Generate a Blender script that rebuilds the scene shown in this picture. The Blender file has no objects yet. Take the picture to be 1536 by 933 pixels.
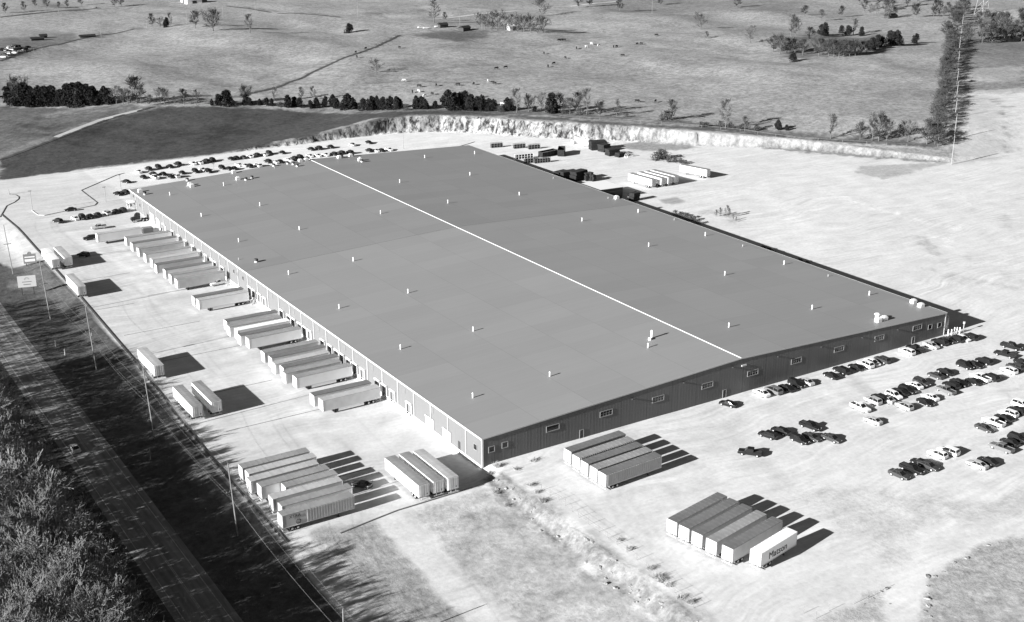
import bpy, math, random
import numpy as np
from mathutils import Vector, Matrix
random.seed(7)
R = math.radians
SC = bpy.context.scene
COL = SC.collection

# ------------------------------------------------------------------ camera
F_PX, CAM, PITCH, YAW, ROLL = 1862.585, (-131.556, -218.805, 129.017), 0.34355, 0.56775, 0.0012
PW, PH = 1536.0, 933.0
def cam_axes():
    cy, sy, cp, sp = math.cos(YAW), math.sin(YAW), math.cos(PITCH), math.sin(PITCH)
    fwd = np.array([sy*cp, cy*cp, -sp]); right = np.array([cy, -sy, 0.0]); up = np.cross(right, fwd)
    cr, sr = math.cos(ROLL), math.sin(ROLL)
    return cr*right+sr*up, -sr*right+cr*up, fwd
AX, AY, AZ = cam_axes()
cd = bpy.data.cameras.new('camera'); cam = bpy.data.objects.new('camera', cd); COL.objects.link(cam)
m = Matrix(((AX[0], AY[0], -AZ[0], CAM[0]), (AX[1], AY[1], -AZ[1], CAM[1]), (AX[2], AY[2], -AZ[2], CAM[2]), (0, 0, 0, 1)))
cam.matrix_world = m
cd.sensor_width = 36.0; cd.lens = F_PX*36.0/PW; cd.clip_start = 1.0; cd.clip_end = 8000.0
SC.camera = cam

# ------------------------------------------------------------------ light
SUN_HEAD, SUN_EL = R(86.8), R(19.3)          # shadows run towards this heading
w = bpy.data.worlds.new("World"); SC.world = w; w.use_nodes = True
nt = w.node_tree; bg = nt.nodes['Background']
sky = nt.nodes.new('ShaderNodeTexSky'); sky.sky_type = 'NISHITA'; sky.sun_disc = False; sky.air_density = .6; sky.dust_density = .2
sky.sun_elevation = SUN_EL; sky.sun_rotation = SUN_HEAD+math.pi
bw = nt.nodes.new('ShaderNodeSeparateColor')  # a black and white photograph taken as through a red filter: a grey, deep sky
nt.links.new(sky.outputs[0], bw.inputs[0]); nt.links.new(bw.outputs['Red'], bg.inputs[0]); bg.inputs[1].default_value = 0.05
sl = bpy.data.lights.new('sun', 'SUN'); sl.energy = 5.0; sl.angle = R(0.5); sl.color = (1, 1, 1)
so = bpy.data.objects.new('sun', sl); COL.objects.link(so)
sd = Vector((math.sin(SUN_HEAD)*math.cos(SUN_EL), math.cos(SUN_HEAD)*math.cos(SUN_EL), -math.sin(SUN_EL)))
so.rotation_euler = sd.to_track_quat('-Z', 'Y').to_euler(); so.location = (-300, 0, 200)
SC.view_settings.view_transform = 'Standard'; SC.view_settings.look = 'None'
SC.view_settings.exposure = 1.3; SC.view_settings.gamma = 1.0; SC.view_settings.use_curve_mapping = False

# ------------------------------------------------------------------ helpers
def wgrid(px, py, z=0.0):
    d = (px-PW/2)/F_PX*AX-(py-PH/2)/F_PX*AY+AZ
    t = (z-CAM[2])/d[2]
    return np.array(CAM)+t*d

def noise2(x, y, seed=0, n=6, f0=1.0):
    """cheap smooth pseudo-noise, about -1..1"""
    r = np.random.RandomState(seed); out = 0.0; amp = 1.0; tot = 0.0
    for k in range(n):
        a = r.rand()*6.283; f = f0*(1.0+0.9*k)*(.8+.4*r.rand()); p = r.rand()*6.283; q = r.rand()*6.283
        u = x*math.cos(a)+y*math.sin(a); v = -x*math.sin(a)+y*math.cos(a)
        out = out+amp*np.sin(u*f+p+1.3*np.sin(v*f*.7+q)); tot += amp; amp *= .82
    return out/tot*1.6

class MB:
    def __init__(s): s.v = []; s.f = []; s.m = []
    def face(s, pts, mi=0):
        b = len(s.v); s.v += [tuple(p) for p in pts]; s.f.append(tuple(range(b, b+len(pts)))); s.m.append(mi)
    def box(s, x0, x1, y0, y1, z0, z1, mi=0):
        b = len(s.v)
        s.v += [(x0,y0,z0),(x1,y0,z0),(x1,y1,z0),(x0,y1,z0),(x0,y0,z1),(x1,y0,z1),(x1,y1,z1),(x0,y1,z1)]
        for q in ((3,2,1,0),(4,5,6,7),(0,1,5,4),(1,2,6,5),(2,3,7,6),(3,0,4,7)):
            s.f.append(tuple(b+i for i in q)); s.m.append(mi)
    def tube(s, p, q, r0, r1=None, n=6, mi=0, caps=True):
        p = Vector(p); q = Vector(q); r1 = r0 if r1 is None else r1
        d = (q-p); 
        if d.length < 1e-6: return
        d.normalize(); a = d.orthogonal().normalized(); c = d.cross(a); b = len(s.v)
        for pt, r in ((p, r0), (q, r1)):
            for i in range(n):
                t = 2*math.pi*i/n; s.v.append(tuple(pt+r*(math.cos(t)*a+math.sin(t)*c)))
        for i in range(n):
            j = (i+1) % n; s.f.append((b+i, b+j, b+n+j, b+n+i)); s.m.append(mi)
        if caps:
            s.f.append(tuple(b+i for i in reversed(range(n)))); s.m.append(mi)
            s.f.append(tuple(b+n+i for i in range(n))); s.m.append(mi)
    def loft(s, rings, mi=0, caps=True):
        b = len(s.v); n = len(rings[0])
        for r in rings: s.v += [tuple(p) for p in r]
        for k in range(len(rings)-1):
            for i in range(n):
                j = (i+1) % n; s.f.append((b+k*n+i, b+k*n+j, b+(k+1)*n+j, b+(k+1)*n+i)); s.m.append(mi)
        if caps:
            s.f.append(tuple(b+i for i in reversed(range(n)))); s.m.append(mi)
            e = b+(len(rings)-1)*n; s.f.append(tuple(e+i for i in range(n))); s.m.append(mi)
    def mesh(s, name, mats, smooth=False):
        me = bpy.data.meshes.new(name); me.from_pydata(s.v, [], s.f)
        for mm in (mats if isinstance(mats, (list, tuple)) else [mats]): me.materials.append(mm)
        me.polygons.foreach_set('material_index', s.m)
        if smooth: me.polygons.foreach_set('use_smooth', [True]*len(s.f))
        me.update(); return me
    def build(s, name, mats, parent=None, smooth=False, fix=True):
        me = s.mesh(name, mats, smooth)
        if fix:
            import bmesh
            bm = bmesh.new(); bm.from_mesh(me); bmesh.ops.recalc_face_normals(bm, faces=bm.faces); bm.to_mesh(me); bm.free()
        o = bpy.data.objects.new(name, me); COL.objects.link(o)
        if parent: o.parent = parent
        return o
def empty(name, loc=(0,0,0), rz=0.0):
    o = bpy.data.objects.new(name, None); COL.objects.link(o); o.location = loc; o.rotation_euler = (0,0,rz)
    o.empty_display_size = .3
    return o
def tag(o, label=None, cat=None, group=None, kind=None):
    if label: o['label'] = label
    if cat: o['category'] = cat
    if group: o['group'] = group
    if kind: o['kind'] = kind
    return o
def kids(o): return KIDS.get(o.name) or list(o.children)
KIDS = {}
def dup(o, parent=None):
    c = o.copy(); COL.objects.link(c)
    if parent: c.parent = parent
    ks = KIDS.get(o.name)
    if ks is None: ks = KIDS[o.name] = list(o.children)
    for ch in ks: dup(ch, c)
    return c
USED = set()
def place(proto, loc, rz, label, group=None, scale=None, cat=None):
    """first use moves the prototype itself, later uses copy it with its parts"""
    if proto.name in USED: o = dup(proto)
    else:
        USED.add(proto.name); KIDS[proto.name] = list(proto.children)
        for ch in proto.children: KIDS[ch.name] = list(ch.children)
        o = proto
    o.location = loc; o.rotation_euler = (0,0,rz)
    if scale is not None: o.scale = scale if isinstance(scale, (tuple, list)) else (scale,)*3
    o['label'] = label
    if group: o['group'] = group
    elif 'group' in o: del o['group']
    if cat: o['category'] = cat
    return o
ONES = ['first','second','third','fourth','fifth','sixth','seventh','eighth','ninth','tenth','eleventh','twelfth','thirteenth','fourteenth','fifteenth','sixteenth','seventeenth','eighteenth','nineteenth']
TENS = {2:('twenty','twentieth'),3:('thirty','thirtieth'),4:('forty','fortieth'),5:('fifty','fiftieth'),6:('sixty','sixtieth')}
def nth(i):
    if i <= 19: return ONES[i-1]
    t, u = divmod(i, 10)
    return TENS[t][1] if u == 0 else TENS[t][0]+'-'+ONES[u-1]

# ------------------------------------------------------------------ materials
def mat(name, v, rough=.7, metal=0.0, noise=0.0, scale=1.0, bump=0.0, bscale=4.0, spec=.3, stretch=(1,1,1), detail=4.0):
    m = bpy.data.materials.new(name); m.use_nodes = True; t = m.node_tree; b = t.nodes['Principled BSDF']
    b.inputs['Roughness'].default_value = rough; b.inputs['Metallic'].default_value = metal
    b.inputs['Specular IOR Level'].default_value = spec
    b.inputs['Base Color'].default_value = (v, v, v, 1)
    if noise or bump:
        tc = t.nodes.new('ShaderNodeTexCoord'); mp = t.nodes.new('ShaderNodeMapping'); mp.inputs['Scale'].default_value = stretch
        t.links.new(tc.outputs['Object'], mp.inputs[0])
    if noise:
        n = t.nodes.new('ShaderNodeTexNoise'); n.inputs['Scale'].default_value = scale; n.inputs['Detail'].default_value = detail
        t.links.new(mp.outputs[0], n.inputs['Vector'])
        r = t.nodes.new('ShaderNodeMapRange'); r.inputs[1].default_value = .3; r.inputs[2].default_value = .7
        r.inputs[3].default_value = v*(1-noise); r.inputs[4].default_value = min(.95, v*(1+noise))
        t.links.new(n.outputs[0], r.inputs[0]); t.links.new(r.outputs[0], b.inputs['Base Color'])
    if bump:
        n2 = t.nodes.new('ShaderNodeTexNoise'); n2.inputs['Scale'].default_value = bscale; n2.inputs['Detail'].default_value = 3
        t.links.new(mp.outputs[0], n2.inputs['Vector'])
        bp = t.nodes.new('ShaderNodeBump'); bp.inputs['Strength'].default_value = bump; bp.inputs['Distance'].default_value = .1
        t.links.new(n2.outputs[0], bp.inputs['Height']); t.links.new(bp.outputs[0], b.inputs['Normal'])
    return m

# ------------------------------------------------------------------ terrain
CD = np.array([math.sin(R(50)), math.cos(R(50))]); CR = np.array([CD[1], -CD[0]])
cliff_px = [(-150,289,.05),(0,270,.05),(100,258,.05),(200,247,.1),(330,231.5,.3),(400,222,2.2),(450,216.5,3.6),(512,208,5.6),(545,204.5,7.4),(579,200.5,8.6),(645,197.3,8.8),
  (712,199,8.6),(795,205,8.4),(862,208,8.2),(929,210.5,7.8),(1024,217,7.0),(1110,220,5.5),(1190,223,4.6),(1307,234,3.4),(1424,243,1.6),(1470,238,.8),(1540,226,.3),(1750,195,.2)]
CS = []; CT = []; CH = []
for x, y, h in cliff_px:
    p = wgrid(x, y, 0)[:2]; CS.append(float(p @ CR)); CT.append(float(p @ CD)); CH.append(h)
CS = np.array(CS); CT = np.array(CT); CH = np.array(CH); o_ = np.argsort(CS); CS, CT, CH = CS[o_], CT[o_], CH[o_]
KY = np.array([-300, -50, 0, 35, 83, 110, 172, 210, 230, 265, 290, 330]); KX = np.array([-52., -50.8, -50.4, -50.5, -48.5, -47.4, -46, -45.6, -45.5, -45.9, -47, -49])
def sm(t):
    t = np.clip(t, 0, 1); return t*t*(3-2*t)
def H(x, y):
    x = np.asarray(x, float); y = np.asarray(y, float)
    s = x*CR[0]+y*CR[1]; t = x*CD[0]+y*CD[1]
    hs = np.interp(s, CS, CH)*.86
    wob = noise2(s, t*.3, 3, 6, .35)*np.clip(hs/8, 0, 1)*1.1+noise2(s, t, 4, 4, 1.6)*.5*np.clip(hs/8, 0, 1)
    d = t-np.interp(s, CS, CT)+wob
    left = sm((60-s)/120.)                       # the low field west of the cut rises gently
    right = sm((s-200)/60.)
    rise = 130*left+250*right+60
    plat = hs+(8.6*(1-.35*right)-hs)*sm(d/rise)+np.clip(d-60, 0, 3000)*.006
    und = noise2(x, y, 11, 5, .011)*2.6+noise2(x, y, 12, 5, .035)*.7
    plat = plat+und*sm((d-40)/160)
    cw = 1.5+hs*.5
    # lots
    yard = -1.13*(1-sm((y-228)/36))
    low = np.where(y < -6, -1.13-1.3*sm((-6-y)/22), yard)
    edge = np.where(y < 1, sm((x+2.4+noise2(x, y, 5, 5, .22)*.9)/4.6), sm((x-.3)/.6))
    edge = np.where(y > 262, 1-(1-edge)*(1-sm((y-262)/8)), edge)
    z = low*(1-edge)
    k = np.interp(y, KY, KX)
    west = sm((k-x-.6)/9.0)*(1-sm((y-235)/70))
    z = z+(-2.35-z)*west
    z = z+noise2(x, y, 6, 5, .09)*.05*edge*(1-west)
    z = z+np.where((y < -2) & (x > -6) & (x < 4), noise2(x, y, 8, 6, 1.3)*.16+noise2(x, y, 9, 5, .55)*.14, 0)
    return np.where(d <= 0, z, np.where(d < cw, z+(np.maximum(hs, 0)-z)*sm(d/cw), plat))
def at(px, py):
    """point of the ground seen at a place of the photograph"""
    d = (px-PW/2)/F_PX*AX-(py-PH/2)/F_PX*AY+AZ
    t = np.arange(120, 3000, .8); X = CAM[0]+t*d[0]; Y = CAM[1]+t*d[1]; Z = CAM[2]+t*d[2]
    i = int(np.argmax(Z < H(X, Y)))
    return Vector((float(X[i]), float(Y[i]), float(H(X[i], Y[i]))))
def px_per_m(p):
    return F_PX/float(np.dot(np.array(p)-np.array(CAM), AZ))
def height(p, dpx):
    return dpx/px_per_m(p)/0.97
def onplane(px, py, axis, k):
    d = (px-PW/2)/F_PX*AX-(py-PH/2)/F_PX*AY+AZ
    t = (k-CAM[axis])/d[axis]; return Vector([CAM[i]+t*d[i] for i in range(3)])
# ------------------------------------------------------------------ ground sheet
def axis(lo, dlo, dhi, hi, step, grow=1.045):
    a = list(np.arange(dlo, dhi+.01, step)); s = step
    while a[-1] < hi: s = min(s*grow, 32); a.append(a[-1]+s)
    s = step
    while a[0] > lo: s = min(s*grow, 32); a.insert(0, a[0]-s)
    return np.array(a)
gx = axis(-1500, -112, 392, 3200, 1.25); gy = axis(-1200, -128, 420, 3400, 1.25)
GX, GY = np.meshgrid(gx, gy); GZ = H(GX, GY)
def poly_sd(poly):
    """signed distance (inside positive) of the grid to a world polygon"""
    P = np.array([(q[0], q[1]) for q in poly]); dmin = np.full(GX.shape, 1e9); ins = np.zeros(GX.shape, bool)
    for i in range(len(P)):
        a = P[i]; b = P[(i+1) % len(P)]; e = b-a
        t = np.clip(((GX-a[0])*e[0]+(GY-a[1])*e[1])/max(1e-9, e @ e), 0, 1)
        dmin = np.minimum(dmin, np.hypot(GX-a[0]-t*e[0], GY-a[1]-t*e[1]))
        c = ((a[1] > GY) != (b[1] > GY)) & (GX < (b[0]-a[0])*(GY-a[1])/(b[1]-a[1]+1e-12)+a[0]); ins ^= c
    return np.where(ins, dmin, -dmin)
S_ = GX*CR[0]+GY*CR[1]; T_ = GX*CD[0]+GY*CD[1]; D_ = T_-np.interp(S_, CS, CT); HS = np.interp(S_, CS, CH)
alb = np.full(GX.shape, .57); grs = np.full(GX.shape, .12)
def blend(mask, a, g=None):
    global alb, grs
    mask = np.clip(mask, 0, 1); alb = alb*(1-mask)+a*mask
    if g is not None: grs = grs*(1-mask)+g*mask
def patch(px, a, g=None, soft=2.0, jit=1.0, strength=1.0, world=None):
    sdv = poly_sd(world if world is not None else [at(*p) for p in px])
    blend(sm((sdv+noise2(GX, GY, 21, 6, .25)*jit)/soft+.5)*strength, a, g)
def line(px, wd, a, g=None, soft=1.0, strength=1.0, jit=.3, world=None):
    P = np.array([(q[0], q[1]) for q in (world if world is not None else [at(*p) for p in px])]); dm = np.full(GX.shape, 1e9)
    for i in range(len(P)-1):
        u = P[i]; e = P[i+1]-u; t = np.clip(((GX-u[0])*e[0]+(GY-u[1])*e[1])/max(1e-9, e @ e), 0, 1)
        dm = np.minimum(dm, np.hypot(GX-u[0]-t*e[0], GY-u[1]-t*e[1]))
    blend(sm((wd/2-dm+noise2(GX, GY, 22, 5, .3)*jit)/soft+.5)*strength, a, g)
KG = np.interp(GY, KY, KX)
n1 = noise2(GX, GY, 31, 7, .03); n2 = noise2(GX, GY, 32, 7, .11); n3 = noise2(GX, GY, 33, 7, .45)
# pasture and fields beyond the cut
far = sm(D_/2.0)
blend(far, .265, 1.0)
alb = np.where(D_ > 0, alb*(1+.09*n1+.06*n2), alb*(1+.035*n1+.03*n2+.02*n3))
# rock face of the cut
rock = sm((D_+1.5)/1.0)*sm((1.8+HS*.43-D_)/.8)*sm(HS/1.5)
blend(rock, .33, .35)
lefty = sm((-S_-15)/60)
alb = np.where(rock > .2, alb*(1-.35*np.clip(n3*1.4+.1, 0, 1)*(.3+.7*lefty)), alb)
# dark sward above the yard, lighter corner field at its left
patch([(0,272),(150,250),(330,231),(450,209),(545,181),(610,172),(730,171),(720,168),(600,167),(420,164),(236,160),(0,160)], .067, .8, 3, 2)
patch([(-40,240),(0,238),(90,200),(232,160),(120,160),(-40,160)], .12, .9, 3, 2)
line([(0,236),(60,212),(120,190),(180,172),(228,161)], 7, .2, .8, 3, .8)
line([(0,240),(90,207),(160,180),(230,161)], 2.0, .03, .8, 1, .8)
for k in range(30): 
    a = random.uniform(10, 540); line([(a, random.uniform(172, 236)-a*.03), (a+random.uniform(30, 90), random.uniform(172, 230)-a*.05)], random.uniform(3, 10), random.choice([.036,.04,.075]), .8, 8, .5, 3)
# rough top edge of the cut, path on top at the right
line([(560,180),(610,171.5),(690,171),(760,173),(840,179),(912,185),(1024,191),(1110,199),(1191,209),(1391,218)], 7, .06, .9, 4, .75, 3)
line([(1010,196),(1110,202),(1191,212),(1300,218),(1391,223)], 4, .42, .5, 2, .8, 1)
line([(560,167),(680,167),(800,170),(920,177),(1024,184),(1100,194),(1250,208),(1390,217)], 11, .08, 1, 6, .7, 4)
# lower edge of the cut: weeds and rubble
line([(640,198.5),(720,201),(790,205.5),(860,209),(930,213)], 3, .22, .8, 2, .7, 1.5)
patch([(900,207),(960,210),(1030,216),(1040,222),(1000,228),(950,226),(905,216)], .2, .9, 6, 4, .8)
patch([(1140,218),(1240,222),(1330,232),(1420,243),(1380,242),(1280,236),(1180,226)], .17, .9, 3, 2.5, .8)
# grey fields at the right
patch([(1432,141),(1482,141),(1500,160),(1512,238),(1430,247)], .45, .3, 4, 2, .97)
patch([(1432,141),(1536,138),(1640,138),(1640,260),(1512,238),(1500,160),(1482,145)], .54, .2, 12, 6, .95)
patch([(1435,50),(1536,55),(1640,60),(1640,128),(1536,138),(1432,137)], .2, 1, 6, 3)
patch([(1440,104),(1536,100),(1536,120),(1440,128)], .36, .6, 8, 4, .7)
patch([(1440,63),(1536,62),(1620,80),(1536,88),(1440,80)], .14, 1, 6, 4, .6)
patch([(1290,250),(1424,244),(1395,252),(1326,270),(1280,258)], .36, .5, 2, 1.5, .9)
# tone of the eastern lot
for k in range(26):
    cx = random.uniform(1040, 1530); cy = random.uniform(250, 470)
    if cy > 245+(cx-960)*.46-20 : continue
    p = at(cx, cy); a = random.uniform(0, 3); ln = random.uniform(6, 22)
    line(None, random.uniform(1.5, 5), random.choice([.36,.42,.66]), .6, 3, random.uniform(.25,.6), 2.2, world=[(p.x-ln*math.cos(a), p.y-ln*math.sin(a)), (p.x+ln*math.cos(a), p.y+ln*math.sin(a))])
line([(1050,292),(1130,290),(1180,310),(1200,345),(1225,380)], 9, .64, .2, 7, .6, 2.5)
line([(1060,318),(1090,322),(1100,330)], 6, .38, .9, 5, .6, 2.5)
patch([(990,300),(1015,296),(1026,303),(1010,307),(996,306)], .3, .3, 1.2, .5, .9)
# yard concrete
yardm = (GX < 0) & (GX > KG) & (GY > -6.5) & (D_ < 0)
alb = np.where(yardm, .51+.03*n1+.02*n2+.012*n3, alb); grs = np.where(yardm, .05, grs)
for k in range(46):
    y0 = random.uniform(0, 230); x0 = random.uniform(-42, -20); L_ = random.uniform(10, 40)
    line(None, random.uniform(.8, 2.5), random.choice([.40,.45,.6,.64]), None, 2, .5, .5, world=[(x0, y0), (x0+random.uniform(-5, 5), y0+L_)])
for k in range(16):
    y0 = random.uniform(40, 225); line(None, random.uniform(2, 5), random.choice([.42,.6]), None, 2.5, .4, .8, world=[(-19, y0), (-30, y0+random.uniform(-12, 12))])
patch([(480,630),(590,600),(640,640),(560,680)], .62, None, 6, 3, .6)
patch([(560,625),(600,618),(620,622),(570,640)], .44, None, 4, 2, .6)
# bright north lot
nm = (GY > 262) & (D_ < 0) & (GX > KG)
alb = np.where(nm & (GX > 0), .62+.02*n2, alb)
patch([(30,290),(160,275),(185,288),(140,310),(60,330),(30,330)], .5, .2, 3, 1, .7)
# west strip: grass, road shoulders
strip = sm((KG-GX)/.8)*sm((300-GY)/20)
stripv = np.where((GY > 186), .5, .085)
blend(strip*sm((232-GY)/1.5+0), .085, 1.0)
patch([(0,330),(18,345),(66,392),(20,402),(0,395),(-60,390),(-60,320)], .44, .2, 1.0, .8)
patch([(10,405),(60,390),(120,447),(76,470)], .11, .9, 1, .5, .9)
patch([(15,420),(45,425),(40,436),(12,432)], .3, .8, 2, 1, .4)
line([(150,600),(190,590),(250,640),(300,700),(420,830)], 3, .2, 1, 3, .6, 1.5)
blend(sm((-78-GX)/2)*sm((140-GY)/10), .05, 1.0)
# lower left: dirt road, weeds
south = sm((-7-GY)/1.5)*sm((-1-GX)/2)*sm((GX-KG)/2.0)
blend(south, .41, .6); alb = np.where(south > .5, alb*(1+.16*n2+.14*n3), alb)
patch([(480,795),(590,770),(650,850),(720,933),(560,933)], .27, .9, 3, 2.5, .85)
line(None, 8.2, .56, .15, 2.0, .95, .7, world=[(-26.8,-2),(-27.6,-20),(-28.6,-40),(-29.3,-70),(-30,-130)])
line(None, .9, .42, .2, .8, .6, .3, world=[(-24.6,-8),(-25.6,-30),(-26.4,-60)])
for k in range(34):
    x0 = random.uniform(-22, -3); y0 = random.uniform(-75, -10); a = random.uniform(-.5, .9); l_ = random.uniform(1, 5)
    line(None, random.uniform(.6, 2.5), random.choice([.24,.28,.46,.5]), .9, 1.5, .6, 1.0, world=[(x0, y0), (x0+l_*math.cos(a), y0+l_*math.sin(a))])
# front lot: tyre arcs, stains, worn track to the lower right gap
for k in range(52):
    x0 = random.uniform(10, 150); y0 = random.uniform(-80, -15); a = random.choice([0.0, .2, 1.3, 1.6])+random.uniform(-.3, .3); l_ = random.uniform(5, 25)
    line(None, random.uniform(1, 3.5), random.choice([.40,.44,.60,.64]), None, 2.2, .5, 1.2, world=[(x0, y0), (x0+l_*math.cos(a), y0+l_*math.sin(a))])
for r_ in (14, 16.5, 19, 23): line(None, .7, .45, None, 1.0, .6, .3, world=[(31-r_*math.cos(t), -38+r_*math.sin(t)) for t in np.linspace(-.9, .9, 10)])
line([(1350,900),(1362,850),(1375,800),(1350,770),(1290,755)], 5, .68, .1, 4, .8, 1)
line([(1352,910),(1368,840),(1420,790),(1536,730)], 6, .63, .1, 4, .6, 1)
patch([(1200,740),(1300,735),(1420,745),(1390,800),(1345,850),(1300,820),(1240,780)], .45, .6, 6, 3, .6)
patch([(1385,933),(1395,870),(1430,840),(1536,800),(1620,790),(1620,1000),(1380,1000)], .33, 1.0, 2, 1.5, .9)
patch([(1420,760),(1536,735),(1536,775),(1440,790)], .42, .6, 4, 2, .6)
patch([(1230,933),(1290,895),(1330,880),(1330,933)], .34, .9, 2, 1.5, .8)
# bank crumbs
bank = sm((GX+3.2)/1.0)*sm((2.2-GX)/1.0)*sm((-3-GY)/2)
alb = np.where(bank > .4, .25*(1+.2*n3+.14*n2), alb); grs = np.where(bank > .4, .8, grs)
line(None, 1.6, .3, .9, 1.5, .5, 1.0, world=[(2.6,-8),(2.4,-30),(2.4,-50),(2.2,-80)])
# pasture details: worn cattle paths, damp hollows, paler rises
for k in range(46):
    cx = random.uniform(20, 1390); cy = random.uniform(12, 160 if cx < 700 else 185); a = random.uniform(-.4, .4); ln = random.uniform(15, 60); q = at(cx, cy)
    if q.x*CD[0]+q.y*CD[1] < float(np.interp(q.x*CR[0]+q.y*CR[1], CS, CT))+25: continue
    line(None, random.uniform(2, 9), random.choice([.17,.19,.3,.33]), 1, 7, random.uniform(.3, .6), 4, world=[(q.x-ln*math.cos(a), q.y+ln*math.sin(a)), (q.x, q.y+random.uniform(-6,6)), (q.x+ln*math.cos(a), q.y-ln*math.sin(a))])
line([(515,160),(600,150),(720,148),(860,160),(1000,172)], 1.6, .34, 1, 2, .6, .8); line([(700,60),(760,70),(860,66),(960,60),(1060,66)], 2.0, .15, 1, 2.5, .6, 1); line([(860,120),(980,110),(1120,118),(1300,112)], 2, .17, 1, 3, .5, 1.5)
line([(236,158),(300,150),(365,144),(425,128),(470,108),(512,88),(560,72),(600,52)], 3, .07, 1, 2, .8, .8)
for q in (1, ):
    line([(0,25),(60,19),(150,12),(260,8)], 4, .1, 1, 3, .7, 1); line([(0,92),(75,68),(150,52),(215,42)], 4, .1, 1, 3, .7, 1)
    line([(515,26),(640,24),(700,18),(800,8),(920,-4)], 5, .42, .8, 4, .7, 2); line([(360,10),(440,18),(515,26),(640,16)], 3, .12, 1, 3, .7, 1)
    line([(0,8),(120,8),(240,3)], 8, .12, 1, 6, .6, 3); line([(150,48),(60,44),(0,52)], 5, .34, 1, 4, .5, 2)
patch([(620,50),(700,44),(745,46),(730,56),(690,62),(640,58)], .085, 1, 8, 5, .8)
patch([(1055,70),(1090,56),(1150,62),(1160,78),(1090,78)], .3, 1, 5, 3, .6)
patch([(1160,60),(1330,50),(1330,80),(1180,88)], .1, 1, 8, 5, .7)
patch([(880,0),(1030,0),(1200,2),(1200,22),(1030,18),(900,20)], .15, 1, 20, 10, .6)
line([(1024,45),(1110,50),(1160,52)], 4, .32, 1, 3, .6, 2); line([(1300,75),(1400,62)], 5, .34, 1, 3, .6, 2)
line([(540,126),(620,121),(700,124)], 3, .1, 1, 3, .5, 2); line([(320,128),(420,126),(500,126)], 3, .12, 1, 3, .5, 2)
patch([(-20,90),(45,86),(60,72),(120,60),(110,50),(40,56),(-20,60)], .12, 1, 6, 4, .7)
line([(1424,150),(1432,140)], 2, .3, .5, 2, .5); patch([(1434,137),(1536,132),(1600,128),(1600,141),(1434,141)], .52, .3, 2, 1, .5)
alb = np.clip(alb, .02, .72); ROCKY = np.clip(rock, 0, 1)*(.36+.64*lefty)+bank*.35

nx, ny = len(gx), len(gy)
me = bpy.data.meshes.new('ground')
verts = np.stack([GX, GY, GZ], -1).reshape(-1, 3)
idx = np.arange(nx*ny).reshape(ny, nx)
faces = np.stack([idx[:-1,:-1], idx[:-1,1:], idx[1:,1:], idx[1:,:-1]], -1).reshape(-1, 4)
me.vertices.add(len(verts)); me.vertices.foreach_set('co', verts.ravel())
me.loops.add(faces.size); me.loops.foreach_set('vertex_index', faces.ravel().astype(np.int32))
me.polygons.add(len(faces)); me.polygons.foreach_set('loop_start', np.arange(0, faces.size, 4, dtype=np.int32))
me.polygons.foreach_set('use_smooth', np.ones(len(faces), bool))
me.update(calc_edges=True)
at_ = me.attributes.new('cover', 'FLOAT_COLOR', 'POINT')
at_.data.foreach_set('color', np.stack([alb, grs, ROCKY, np.ones_like(alb)], -1).astype(np.float32).ravel())

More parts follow.
